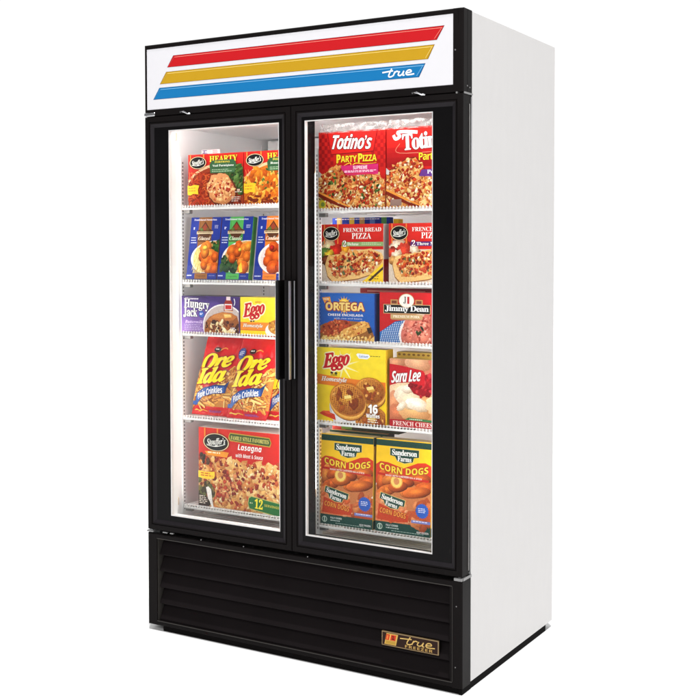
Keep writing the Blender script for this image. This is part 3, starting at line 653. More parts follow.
def veg(colr, kind):
    def d(a):
        a.band(0, 1, 0, 1, (30, 50, 140), (34, 56, 152), 4)
        a.part('colour_band'); a.rect(.27, .70, .0, 1, colr); a.rect(.30, .32, .62, 1, tuple(v*.85 for v in colr))
        a.part('title_lettering'); a.text('Traditional Favorites', 'sansi', .10, .85, .945, .975, (240, 240, 250))
        a.lines(.10, .17, .815, .835, 1, (230, 230, 250), .012); a.rect(.10, .14, .80, .84, (200, 210, 240)); a.lines(.80, .95, .81, .87, 3, (210, 214, 240), .008); a.lines(.05, .24, .56, .68, 3, (220, 224, 245), .014)
        a.part('farm_emblem').photo(); dk = (84, 48, 28)
        a.poly([(.22, .78), (.32, .80), (.48, .93), (.64, .81), (.76, .78), (.76, .735), (.22, .735)], dk); a.poly([(.34, .79), (.48, .90), (.62, .79)], (150, 62, 40)); a.blob(.38, .80, .05, (90, 110, 50), 1.3); a.blob(.58, .80, .05, (110, 80, 40), 1.3)
        a.photo(False); a.rect(.22, .76, .725, .77, (216, 196, 160)); a.lines(.25, .73, .735, .765, 1, (90, 60, 40), .014); a.rect(.26, .72, .60, .725, tuple(v*.8 for v in colr)); a.poly([(.30, .73), (.68, .73), (.60, .66), (.38, .66)], dk)
        a.text({0: 'Glazed', 1: 'Classic', 2: 'Candied'}[kind], 'serifi', .29, .69, .625, .685, (244, 236, 220)); a.rect(.28, .70, .60, .612, (90, 50, 28))
        a.part('food_picture').photo()
        L = [(x, z) for x, z in arc(.90, .335, .80, .285, 75, 268, 26)]
        cz0 = .10
        pl = [(min(1.2, x), max(cz0, z)) for x, z in L]+[(1.2, cz0), (1.2, .60)]
        a.poly(pl, (236, 232, 226)); pi_ = [(.08+x*.94, max(cz0+.01, .012+z*.965)) for x, z in pl]; a.poly(pi_, (214, 160, 90) if kind != 2 else (230, 214, 210))
        OR = [(226, 110, 34), (236, 132, 48), (210, 92, 26)]
        if kind == 0:
            a.poly([(.18, .38), (.30, .52), (.48, .40), (.44, .12), (.34, .12)], (226, 204, 120))
            for i in range(34): x = .17+.009*i; z = .24+.1*math.sin(i*1.3); a.stroke([(x, z-.10), (x+.03, z), (x+.02, z+.12)], .012, a.rg.choice([(240, 222, 150), (206, 178, 92), (250, 236, 176)]))
            a.scatter(40, [(.72, .5), (1, .4), (1, .64), (.74, .60)], .03, .06, [(40, 84, 34), (58, 110, 44), (28, 60, 26)], (1, 1.6), box=(.7, 1, .35, .65), nn=10)
            for x, z, r in ((.62, .52, .13), (.50, .50, .12), (.74, .40, .14), (.48, .37, .12), (.62, .30, .14), (.56, .42, .12), (.80, .26, .15), (.90, .36, .12), (.72, .17, .12), (.92, .17, .14), (.55, .22, .1)): a.lump(x, z, r, a.rg.choice(OR), 1.2, a.rg.uniform(0, 180))
            a.lump(.55, .50, .06, (250, 226, 90), 1.3, 20)
        elif kind == 1:
            a.scatter(90, [(.08, .12), (.62, .12), (.60, .34), (.12, .36)], .03, .07, [(28, 56, 34), (40, 76, 44), (20, 40, 26), (60, 92, 54)], (1, 2), box=(.05, .7, .1, .4), nn=9)
            for x, z, r in ((.40, .46, .14), (.62, .53, .13), (.80, .48, .14), (.92, .52, .12), (.44, .34, .12), (.70, .38, .14), (.90, .36, .13), (.58, .44, .12), (.72, .28, .10)): a.lump(x, z, r, a.rg.choice(OR+[(240, 144, 50)]), 1.15, a.rg.uniform(30, 120))
            a.lump(.66, .47, .05, (250, 226, 80), 1, 90, 6); a.lump(.80, .19, .16, (232, 110, 40), 1.1, 70); a.poly([(.70, .10), (.66, .20), (.74, .28), (.80, .12)], (244, 206, 60))
        else:
            for x, z, r in ((.46, .42, .16), (.66, .36, .18), (.54, .52, .13), (.80, .50, .14), (.40, .30, .14), (.58, .20, .18), (.85, .22, .18), (.76, .36, .12)): a.lump(x, z, r, a.rg.choice([(206, 84, 26), (186, 66, 22), (220, 104, 36)]), 1.1, a.rg.uniform(0, 90))
            a.lump(.50, .50, .07, (170, 30, 24)); a.scatter(24, [(.6, .56), (1, .62), (1, .5)], .02, .05, [(226, 190, 90), (120, 130, 60)], (1, 2), box=(.5, 1, .48, .64))
        a.photo(False).part('front_print'); a.rect(0, 1, 0, .092, (32, 52, 142)); a.rect(.28, .70, 0, .088, colr); a.text('Vegetable', 'plain', .34, .64, .03, .06, tuple(v*.45 for v in colr)); a.lines(.03, .24, .03, .06, 1, (210, 215, 240), .018); a.lines(.75, .95, .03, .06, 1, (120, 130, 190), .014)
    return d
LEAN = R(-8.5)
tops = ((150, 96, 48), (84, 176, 88), (236, 128, 44))
sides = ((140, 84, 48), (58, 130, 66), (206, 106, 40))
vl = ('upright blue tray box with brown band, carrots beside pasta on a plate', 'upright blue tray box with green band, orange vegetables over dark spinach', 'upright blue tray box with orange band and candied yams, half behind the door post')
for i, (x, y) in enumerate(((.1385, .124), (.273, .124), (.426, .124))):
    cb = carton('vegetable_box', (x, y, ZL[1]+.0035), .1315, .2145, .024, (32, 52, 144), sides[i], sides[i], vl[i], group='blue vegetable boxes leaning on the second left shelf', rot=(LEAN, 0, 0), seed=20+i, draw=veg(tops[i], i))

def pancakes(a):
    a.band(0, 1, 0, .8, (142, 108, 178), (84, 60, 140), 14); a.band(0, 1, .8, 1, (84, 60, 140), (50, 34, 84), 6); a.poly([(.4, 1), (1, 1), (1, .3), (.86, .4), (.7, .8)], (66, 44, 112))
    a.part('logo'); a.text('Microwave', 'sansi', .06, .30, .90, .955, (244, 240, 250)); 
    a.text('Hungry', 'serif', .045, .49, .60, .90, (252, 252, 252), outline=((40, 24, 70), .05), bold=.008, rot=-3, sp=.96); a.text('Jack', 'serif', .03, .28, .40, .68, (252, 252, 252), outline=((40, 24, 70), .05), bold=.008, rot=-1, sp=.96)
    a.ell(.355, .50, .05, .05, (40, 60, 140)); a.ell(.355, .50, .042, .042, (60, 100, 190)); a.lines(.325, .385, .47, .53, 2, (230, 235, 250), .02)
    a.part('title_lettering'); a.text('Buttermilk', 'serifi', .06, .38, .245, .33, (214, 190, 236), bold=.01); a.lines(.05, .42, .04, .22, 4, (200, 184, 226), .016)
    a.part('food_picture').photo()
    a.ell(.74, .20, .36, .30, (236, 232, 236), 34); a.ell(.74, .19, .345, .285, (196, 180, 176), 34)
    P = [(.40, 0), (.43, .30), (.50, .44), (.58, .50), (.72, .58), (.84, .56), (.97, .48), (1.0, .30), (1, 0)]
    a.poly(P, (148, 84, 38)); a.poly([(.47, .36), (.56, .50), (.72, .58), (.88, .56), (.97, .46), (.90, .36), (.70, .30), (.55, .30)], (190, 112, 52)); a.poly([(.52, .42), (.62, .52), (.76, .56), (.90, .50), (.82, .42), (.66, .40)], (206, 132, 66))
    a.scatter(70, [(.42, 0), (.46, .34), (.60, .30), (.90, .34), (.98, .2), (.98, 0)], .012, .03, [(226, 202, 150), (110, 52, 26), (70, 32, 20), (240, 224, 180), (160, 92, 44)], (1, 2.2), box=(.4, 1, 0, .36))
    a.poly([(.74, .52), (.86, .52), (.88, .44), (.76, .42)], (238, 186, 92)); a.poly([(.75, .51), (.85, .51), (.86, .47), (.76, .46)], (248, 212, 130))
    a.photo(False).part('syrup_bottle'); a.poly([(.745, .60), (.90, .60), (.895, .80), (.86, .95), (.79, .95), (.75, .80)], (150, 40, 30)); a.rect(.76, .885, .64, .80, (240, 236, 236)); a.rect(.77, .875, .66, .77, (200, 40, 40)); a.rect(.79, .86, .90, 1, (230, 210, 214)); a.stroke([(.92, .95), (.935, .85), (.92, .76)], .012, (240, 240, 245)); a.stroke([(.76, .62), (.9, .60)], .014, (236, 190, 150))
    a.part('front_print'); a.lines(.86, .96, .04, .16, 3, (250, 240, 240), .02)
carton('pancake_box', (.1815, .117, ZL[2]), .2475, .1245, .10, (92, 66, 146), (112, 84, 160), (60, 50, 60), 'purple pancake box with stacked pancakes, at the left end of its shelf', seed=31, draw=pancakes)

def waffle_small(a):
    a.band(0, 1, 0, 1, (250, 212, 30), (252, 226, 60), 6)
    a.part('title_lettering'); a.rect(0, 1, .12, .33, (238, 140, 44)); a.rect(0, 1, .105, .125, (216, 110, 30)); a.text('Homestyle', 'serifi', .05, .45, .17, .29, (252, 246, 230), outline=((170, 70, 20), .05), bold=.015)
    a.part('logo'); a.text('Eggo', 'serifi', .06, .49, .42, .86, (200, 24, 34), outline=((250, 240, 200), .07), rot=10, shear=.15, bold=.035, sp=.86); a.text('Kellogg\u2019s', 'serifi', .30, .43, .85, .90, (206, 60, 50), rot=6); a.ell(.22, .355, .022, .014, (90, 50, 20)); a.ell(.27, .36, .02, .012, (60, 60, 20))
    a.part('food_picture').photo(); a.ell(.74, .12, .24, .14, (236, 232, 226)); a.ell(.74, .22, .18, .12, (196, 130, 50)); a.scatter(60, lambda x, z: ((x-.74)/.17)**2+((z-.24)/.18)**2 < 1, .012, .03, [(156, 90, 30), (230, 180, 90), (180, 100, 40)], box=(.5, 1, .0, .5)); a.photo(False)
carton('waffle_box', (.4135, .117, ZL[2]), .2045, .1245, .095, (250, 214, 40), (240, 196, 30), (226, 200, 120), 'small yellow waffle box beside the purple pancake box', seed=33, draw=waffle_small)

# bags of fries -------------------------------------------------------------
def fries_bag(loc, seed, label, shear=.24, badge=True, sc=1.0):
    Wb, Hb, T = .170*sc, .268*sc, .062
    g = random.Random(seed); q0 = g.random()*50
    def width(v): return 1-.03*math.sin(math.pi*min(1, v*1.2))-(.05 if v < .10 else 0)*(1-v/.10)
    def surf(x, z, y):
        u = min(1, max(0, x/Wb)); v = min(1, max(0, z/Hb))
        th = (math.sin(math.pi*u)**.55)*(min(1, max(0, (v-.055)/.20))**.6)*(min(1, max(0, (.985-v)/.42))**.8)
        wr = .0052*noise.noise(Vector((x*26+q0, z*22, q0)))*(1 if v > .5 else .6)+.003*noise.noise(Vector((x*60+q0, z*30, 3)))*(1 if v > .70 or v < .2 else .3)
        lean = v*.030
        xx = (x/Wb-.5)*Wb*width(v)+shear*z*(.9+.1*v)+.004*noise.noise(Vector((q0, z*14, 1)))
        return (xx, -T/2*th+wr-y*-1+lean, z+.004*noise.noise(Vector((x*20, q0, 2)))*v)
    a = Art(Wb, Hb, seed, surf=surf, step=9e-5, mats=[M['bag'], M['bagphoto']]); a.cell = .006
    a.part('front_print')
    # clear window full of fries
    a.part('fries_window').photo()
    win = [(0, .12), (0, .50), (.06, .60), (.16, .40), (.30, .34), (.70, .40), (.84, .62), (1, .66), (1, .12)]
    a.poly(win, (206, 132, 52)); a.inc = .25
    for i in range(120):
        x, z = g.uniform(.02, .98), g.uniform(.13, .62)
        if not inpoly(x, z, win): continue
        th = g.uniform(-.5, 3.6); l = g.uniform(.06, .13); dx, dz = l*math.cos(th), l*math.sin(th)*.7; c = g.choice([(240, 166, 66), (250, 194, 96), (226, 144, 48), (252, 212, 128)])
        n1 = (-dz*.26, dx*.26*Wb/Hb)
        a.poly([(x-dx-n1[0]*1.1, z-dz-n1[1]*1.3), (x+dx-n1[0]*1.1, z+dz-n1[1]*1.3), (x+dx+n1[0], z+dz+n1[1]), (x-dx+n1[0], z-dz+n1[1])], (160, 84, 30))
        a.poly([(x-dx-n1[0]*.6, z-dz-n1[1]*.6), (x+dx-n1[0]*.6, z+dz-n1[1]*.6), (x+dx+n1[0], z+dz+n1[1]), (x-dx+n1[0], z-dz+n1[1])], c)
    a.photo(False); a.inc = 1.
    a.part('name_banner')
    bn = [(.02, .17), (.10, .175), (.16, .28), (.34, .36), (.60, .40), (.82, .40), (.90, .455), (.86, .30), (.60, .285), (.36, .245), (.22, .17), (.14, .12), (.02, .12)]
    a.poly([(x, z+.005) for x, z in bn], (30, 56, 120)); a.poly([(.03, .175), (.11, .18), (.17, .285), (.35, .352), (.60, .39), (.82, .39), (.84, .31), (.60, .295), (.36, .255), (.22, .18), (.14, .13), (.03, .13)], (46, 92, 170))
    a.text('Pixie Crinkles', 'sans', .19, .80, .262, .345, (250, 250, 250), warp=lambda x, z: (x, z+.06*x*1-.34*x*x*.8+.02), rot=10, bold=.01)
    a.part('fries_window').photo()
    for (x, z) in ((.92, .50), (.96, .58), (.88, .62), (.05, .52), (.12, .46)): a.poly([(x-.05, z-.03), (x-.03, z-.035), (x+.06, z+.02), (x+.04, z+.03)], (244, 186, 90))
    a.photo(False).part('logo')
    a.text('Ore', 'serifi', .10, .86, .615, .80, (250, 226, 30), outline=((150, 20, 20), .05), rot=8, bold=.05, sp=.88, shear=.08); a.text('Ida', 'serifi', .07, .80, .43, .62, (250, 226, 30), outline=((150, 20, 20), .05), rot=8, bold=.05, sp=.9, shear=.08)
    a.ell(.42, .845, .085, .05, (60, 24, 20)); a.stroke([(.50, .84), (.58, .865), (.66, .85)], .02, (240, 150, 60)); a.lines(.37, .47, .83, .86, 1, (240, 230, 220), .012)
    if badge: a.ell(.15, .81, .11, .11, (28, 44, 110)); a.ell(.15, .81, .095, .095, (40, 66, 150)); a.lines(.08, .22, .78, .84, 3, (220, 226, 245), .010)
    a.part('front_print'); a.stroke([(.10, .055), (.16, .075), (.24, .05), (.34, .075), (.44, .055)], .018, (244, 196, 50)); a.stroke([(.12, .06), (.2, .065), (.3, .06)], .012, (250, 226, 120)); a.lines(.50, .88, .035, .07, 2, (110, 60, 150), .012)
    mb = MB(); nu, nv = 28, 44; RED = (222, 22, 28)
    vs = []; fs = []
    for j in range(nv+1):
        for i in range(nu+1): vs.append(surf(Wb*i/nu, Hb*j/nv, .0))
    nb = len(vs)
    for j in range(nv+1):
        for i in range(nu+1):
            p = surf(Wb*i/nu, Hb*j/nv, .0); l_ = (j/nv)*.030; vs.append((p[0], 2*l_-p[1]+.001+.0012, p[2]))
    k2 = lambda i, j: j*(nu+1)+i
    for j in range(nv):
        for i in range(nu): fs.append((k2(i, j), k2(i+1, j), k2(i+1, j+1), k2(i, j+1))); fs.append((nb+k2(i, j), nb+k2(i, j+1), nb+k2(i+1, j+1), nb+k2(i+1, j)))
    for j in range(nv): fs.append((k2(0, j), k2(0, j+1), nb+k2(0, j+1), nb+k2(0, j))); fs.append((k2(nu, j), nb+k2(nu, j), nb+k2(nu, j+1), k2(nu, j+1)))
    for i in range(nu): fs.append((k2(i, 0), nb+k2(i, 0), nb+k2(i+1, 0), k2(i+1, 0))); fs.append((k2(i, nv), k2(i+1, nv), nb+k2(i+1, nv), nb+k2(i, nv)))
    mb.add(vs, fs, 0, RED); o = mb.build('fries_bag', [M['bag'], M['bagphoto']], None, smooth=True); o.location = loc
    fp = a.parts.pop('front_print'); a.parts['lower_print'] = fp
    a.finish(o, 0); return tag(o, label, 'bag of fries', 'red bags of crinkle fries on one shelf')
fries_bag((.1440, .162, ZL[3]), 41, 'leaning red fries bag nearest the left wall, its whole front showing', .205, badge=False, sc=1.02)
fries_bag((.3080, .150, ZL[3]), 42, 'red fries bag with a round blue badge, middle of the row', .185, sc=1.02)
fries_bag((.4560, .176, ZL[3]), 43, 'red fries bag mostly cut off by the door edge and handle', .12)
fries_bag((.2300, .232, ZL[3]), 44, 'red fries bag standing behind the two front ones, only its top showing', .22, sc=1.03)

def lasagna(a):
    a.band(0, 1, .6, 1, (206, 34, 28), (214, 44, 32), 5)
    a.part('food_picture').photo(); top = [(0, .60), (.05, .66), (.15, .665), (.27, .63), (.36, .60), (.60, .585), (.80, .60), (1, .615)]
    P = top+[(1, 0), (0, 0)]; a.poly(P, (204, 126, 68))
    T = lambda x, z: inpoly(x, z, P)
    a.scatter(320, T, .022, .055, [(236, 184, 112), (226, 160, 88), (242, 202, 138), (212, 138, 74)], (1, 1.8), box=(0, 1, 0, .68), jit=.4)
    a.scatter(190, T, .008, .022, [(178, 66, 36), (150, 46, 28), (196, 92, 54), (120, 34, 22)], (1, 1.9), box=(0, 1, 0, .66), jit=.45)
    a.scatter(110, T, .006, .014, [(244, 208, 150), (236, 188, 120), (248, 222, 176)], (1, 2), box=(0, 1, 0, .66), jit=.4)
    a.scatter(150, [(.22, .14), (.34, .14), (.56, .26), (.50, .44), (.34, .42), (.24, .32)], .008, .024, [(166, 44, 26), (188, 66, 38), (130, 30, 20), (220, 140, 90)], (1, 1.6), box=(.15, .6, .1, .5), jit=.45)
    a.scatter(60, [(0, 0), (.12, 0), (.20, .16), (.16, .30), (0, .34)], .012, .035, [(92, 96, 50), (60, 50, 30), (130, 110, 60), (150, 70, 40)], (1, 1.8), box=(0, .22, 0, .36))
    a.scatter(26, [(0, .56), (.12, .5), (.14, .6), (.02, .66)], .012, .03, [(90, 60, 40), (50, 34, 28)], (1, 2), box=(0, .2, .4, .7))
    a.poly([(.095, .24), (.125, .255), (.16, .22), (.175, .08), (.19, 0), (.165, .0), (.14, .07), (.12, .10)], (244, 238, 232)); a.poly([(0, 0), (.14, .0), (.11, .12), (0, .16)], (52, 34, 28)); a.photo(False)
    a.poly([(.82, .015), (1, .06), (1, 0), (.78, 0)], (222, 212, 206)); a.lines(.01, .11, .02, .13, 5, (226, 214, 200), .012)
    a.part('logo')
    for x in (.075, .235): a.rect(x, x+.018, .80, 1, (236, 130, 40))
    a.poly([(.08, .70), (.12, .655), (.36, .645), (.385, .71), (.24, .725)], (240, 150, 40)); a.lines(.12, .34, .665, .70, 1, (250, 230, 190), .018)
    a.badge(.225, .825, .150, .082, 'Stouffer\u2019s')
    a.part('title_panel'); a.poly([(.385, .925), (.40, .965), (.88, .945), (.90, .885), (.885, .83), (.40, .86), (.38, .89)], (190, 160, 60)); a.poly([(.392, .922), (.405, .953), (.875, .934), (.892, .885), (.878, .842), (.405, .872)], (62, 84, 36))
    a.text('FAMILY STYLE FAVORITES', 'serif', .41, .87, .872, .922, (226, 214, 120), rot=-1.2)
    a.part('title_lettering'); a.text('Lasagna', 'sansi', .495, .785, .735, .83, (252, 250, 248), bold=.0); a.text('with Meat & Sauce', 'sansi', .47, .80, .665, .715, (250, 240, 236))
    a.part('yellow_flag'); a.poly([(0, .36), (.10, .345), (.195, .36), (.21, .40), (.205, .45), (.10, .435), (0, .445)], (250, 206, 50)); a.lines(.03, .18, .37, .425, 2, (200, 80, 30), .013)
    a.part('serving_panel'); a.poly([(.615, .10), (.63, .04), (1, -.02), (1, .155), (.66, .205), (.625, .18)], (196, 190, 110)); a.poly([(.622, .102), (.638, .048), (1, -.01), (1, .145), (.66, .195), (.63, .172)], (34, 110, 52))
    a.text('12', 'serif', .70, .795, .055, .175, (250, 236, 60), bold=.02, rot=-3); a.lines(.64, .68, .10, .12, 1, (220, 226, 180), .014); a.text('SERVINGS', 'sans', .815, .99, .088, .118, (200, 190, 70), rot=-3)
carton('lasagna_box', (.1155+.1725, .134, ZL[4]), .345, .273, .10, (206, 34, 28), (180, 28, 24), (216, 206, 200), 'big red lasagna box alone on the lowest left shelf', seed=51, draw=lasagna)

# right bay ------------------------------------------------------------------
def party(kind):
    def d(a):
        a.band(0, 1, 0, 1, (186, 24, 22), (206, 34, 28), 5)
        if kind == 0:
            a.part('front_print')
            for i in range(5):
                for j in range(9):
                    if (i+j) % 2: 
                        a.rect(.0+i*.045, .045+i*.045, .52+j*.05, .57+j*.05, (160, 18, 22)); a.rect(.79+i*.045, .835+i*.045, .52+j*.05, .57+j*.05, (168, 20, 22))
            a.part('logo'); a.poly([(.13, .995), (.885, .995), (.83, .72), (.19, .70)], (120, 14, 20)); a.poly([(.14, .99), (.875, .99), (.822, .73), (.195, .71)], (208, 32, 28)); a.text('Totino\u2019s', 'sansi', .21, .80, .765, .955, (252, 248, 244), outline=((110, 16, 20), .05), rot=-2, bold=.008, sp=.88, shear=.12)
            a.part('title_lettering'); a.text('PARTY PIZZA', 'sans', .29, .87, .60, .68, (250, 216, 50), outline=((120, 20, 16), .05), bold=.02)
            a.text('P', 'sans', .275, .335, .59, .70, (250, 216, 50), outline=((120, 20, 16), .04), bold=.02); a.text('P', 'sans', .60, .665, .59, .70, (250, 216, 50), outline=((120, 20, 16), .04), bold=.02)
            a.stroke([(.30, .50), (.40, .56), (.48, .585), (.50, .54), (.56, .58), (.70, .565), (.87, .575)], .012, (250, 206, 60), True, True)
        else:
            a.band(0, 1, .5, .75, (150, 16, 20), (186, 26, 26), 4)
            a.part('logo'); a.text('Totino\u2019s', 'serif', .23, .92, .73, .93, (252, 248, 244), outline=((120, 16, 20), .04), rot=3, bold=.03, sp=.88); a.stroke([(.10, .91), (.13, .86), (.19, .89), (.16, .94), (.28, .945), (.44, .93)], .04, (252, 248, 244)); a.strokes([[(0, 1), (0, 0), (1, .1)]], (.19, 1, .68, .80), .006, (230, 150, 120))
            a.part('title_lettering'); a.text('Party Pizza', 'sans', .46, .97, .55, .68, (250, 206, 50), outline=((120, 20, 16), .05), bold=.0, sp=.85)
        a.part('food_picture')
        a.photo(); SC_ = [(0, 0), (0, .40), (.08, .44), (.22, .53), (.32, .55), (.36, .50), (.40, .42), (.62, .44), (.82, .42), (1, .35), (1, 0)] if kind == 0 else [(0, 0), (0, .42), (.12, .52), (.30, .60), (.42, .61), (.50, .50), (.66, .32), (.80, .40), (1, .36), (1, 0)]
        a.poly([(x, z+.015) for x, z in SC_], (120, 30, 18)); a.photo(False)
        pizza_top(a, SC_, 260, .014, .034, (0, 1, 0, .62), MEATS if kind == 0 else [(150, 44, 30), (176, 60, 40), (128, 36, 26)], GREENS+[(246, 234, 200), (250, 240, 216)] if kind == 0 else [(246, 234, 200), (240, 190, 150)])
        a.photo(); a.poly([(0, .21), (.10, .17), (.30, .07), (.50, .0), (.40, 0), (.2, .07), (0, .165)], (126, 36, 18)); a.poly([(0, .235), (.10, .195), (.34, .085), (.50, .02), (.47, .015), (.28, .085), (0, .21)], (238, 150, 60)); a.photo(False)
        a.part('name_panel')
        if kind == 0: a.poly([(.34, .55), (.38, .555), (.90, .56), (.90, .43), (.44, .425), (.36, .50)], (206, 40, 110)); a.text('SUPREME', 'sans', .53, .74, .50, .545, (250, 236, 244)); a.lines(.40, .88, .455, .485, 2, (250, 220, 236), .009); a.ell(.06, .06, .055, .055, (206, 190, 50)); a.ell(.07, .06, .03, .03, (120, 140, 60)); a.stroke([(.36, .43), (.6, .445), (.86, .42), (1, .35)], .008, (220, 60, 40))
        else: a.poly([(.47, .38), (.50, .46), (1, .48), (1, .36)], (96, 50, 130)); a.text('Pepperoni', 'serif', .58, .95, .395, .455, (248, 246, 250)); a.rect(.06, .22, .02, .10, (150, 120, 110))
        a.poly([(0, .42), (.03, .41), (.05, .46), (0, .50)], (200, 196, 194))
    return d
def film(parent, W_, H_, D_, z0, seed):
    g = random.Random(seed); mb = MB(); nx, nz = 46, 8; vs = []; fs = []
    for s_i, sy in enumerate((-1, 1)):
        for j in range(nz+1):
            for i in range(nx+1):
                t = j/nz; x = (i/nx-.5)*W_*(1.0-.01*t); y = sy*(D_/2*(1-t)**1.2+.0022)+.0045*noise.noise(Vector((x*60+seed, t*3, sy)))*(.3+t); z = z0+t*(H_+.003*noise.noise(Vector((x*30, seed, 1))))-.004
                vs.append((x, y, z))
    nb = (nx+1)*(nz+1)
    for j in range(nz):
        for i in range(nx): b = j*(nx+1)+i; fs += [(b, b+1, b+nx+2, b+nx+1), (nb+b, nb+b+nx+1, nb+b+nx+2, nb+b+1)]
    mb.add(vs, fs); return mb.build('clear_wrap', M['film'], parent, smooth=True)
p1 = carton('pizza_pack', (.7455, .125, ZR[0]), .2475, .2445, .030, (196, 28, 24), (180, 24, 24), (170, 24, 24), 'red party pizza pack with checkered corners and a pink name strip', seed=61, draw=party(0)); film(p1, .2475, .030, .030, .2445, 5)
p2 = carton('pizza_pack', (.9965, .125, ZR[0]), .2475, .2445, .030, (196, 28, 24), (180, 24, 24), (170, 24, 24), 'dark red party pizza pack with a purple name strip, top shelf far right', seed=62, draw=party(1)); film(p2, .2475, .030, .030, .2445, 9)

def bread_pizza(kind):
    def d(a):
        a.band(0, 1, .5, 1, (200, 34, 30), (212, 44, 36), 5); a.rect(0, 1, 0, .5, (216, 200, 186))
        a.photo().part('food_picture')
        a.poly([(0, 0), (0, .62), (.10, .60), (.30, .62), (.36, .56), (1, .56), (1, 0)], (214, 196, 178))
        for (x, z, r, c) in ((.12, .60, .11, (232, 196, 160)), (.24, .52, .11, (196, 40, 32)), (.40, .54, .07, (240, 150, 40)), (.06, .50, .08, (90, 130, 60)), (.12, .46, .07, (236, 196, 60)), (.07, .38, .06, (120, 60, 40))): a.lump(x, z, r, c if kind == 0 else {0: (236, 210, 190), 1: (200, 60, 44), 2: (206, 150, 90)}[int(x*30) % 3], 1.15, x*300, 16, .30)
        L = [(.06, .30), (.10, .44), (.22, .47), (.42, .50), (.58, .545), (.80, .575), (.97, .50), (1.02, .40), (.99, .30), (.82, .14), (.60, .06), (.36, .02), (.18, .0), (.10, .10)]
        a.poly([(x-.005, z-.02) for x, z in L], (150, 92, 44)); a.poly(L, (236, 190, 120)); a.photo(False)
        Q = [(.12, .30), (.16, .41), (.40, .465), (.62, .52), (.82, .545), (.95, .47), (.96, .36), (.80, .20), (.58, .14), (.34, .10), (.20, .10)]
        pizza_top(a, Q, 190, .014, .036, (.08, 1, .05, .6), [(176, 48, 30), (196, 60, 36), (148, 40, 28), (206, 84, 50)], [(120, 30, 24), (90, 100, 60), (250, 236, 210)])
        a.part('logo')
        for x in (.045, .265): a.rect(x, x+.016, .66, 1, (240, 140, 60))
        a.badge(.165, .835, .125, .092, 'Stouffer\u2019s')
        a.part('title_lettering'); a.text('FRENCH BREAD', 'serif', .36, .97, .865, .935, (252, 246, 240), rot=.5); a.text('PIZZA', 'serif', .50, .81, .745, .845, (252, 246, 240))
        a.part('name_panel'); c = (142, 170, 112) if kind == 0 else (84, 40, 110); a.rect(.34, 1, .615, .69, c); a.text('2', 'serif', .355, .41, .61, .715, (252, 250, 246), outline=((120, 20, 20), .06)); a.text('Deluxe' if kind == 0 else 'Three Meat', 'serif', .43, .61 if kind == 0 else .80, .63, .68, (250, 250, 240)); a.lines(.66, .97, .63, .68, 2, (200, 220, 176) if kind == 0 else (190, 160, 210), .010)
        if kind == 0: a.part('yellow_flag'); a.poly([(.66, 0), (.72, .05), (.97, .30), (1, .33), (1, 0)], (248, 206, 40)); a.poly([(.76, .03), (.80, .02), (1, .22), (1, .27)], (60, 40, 30)); a.lines(.80, .97, .03, .12, 2, (90, 60, 30), .012)
    return d
carton('bread_pizza_box', (.7465, .125, ZR[1]), .2295, .183, .052, (204, 36, 30), (196, 186, 180), (186, 150, 120), 'red bread pizza box with a pale green name strip and yellow corner', seed=71, draw=bread_pizza(0), sidecols=[(0, .40, (170, 24, 24)), (.40, 1, (206, 200, 198))])
carton('bread_pizza_box', (.9955, .125, ZR[1]), .2295, .183, .052, (204, 36, 30), (170, 24, 24), (186, 150, 120), 'red bread pizza box with a purple name strip, cut off by the right frame', seed=72, draw=bread_pizza(1))
def bluetop(a):
    a.rect(0, 1, 0, 1, (34, 56, 150))
    for x, c in ((.08, (200, 170, 110)), (.30, (210, 180, 60)), (.48, (190, 150, 90)), (.66, (90, 120, 190)), (.86, (90, 150, 90))): a.rect(x, x+.09, 0, 1, c)
    a.lines(.05, .95, .955, .985, 1, (230, 230, 240), .012)
carton('vegetable_box', (.736, .195, ZR[1]+.0005), .215, .205, .024, (34, 56, 150), (34, 56, 150), (60, 70, 130), 'blue box edge peeking out above the red bread pizza box', seed=75, draw=bluetop)
def yel(a): a.rect(0, 1, 0, 1, (236, 196, 50))
carton('yellow_carton', (.864, .200, ZR[1]+.0005), .018, .199, .03, (236, 196, 50), (220, 180, 40), (236, 200, 80), 'sliver of a yellow box between the blue box and the right bread pizza box', seed=76, draw=yel)

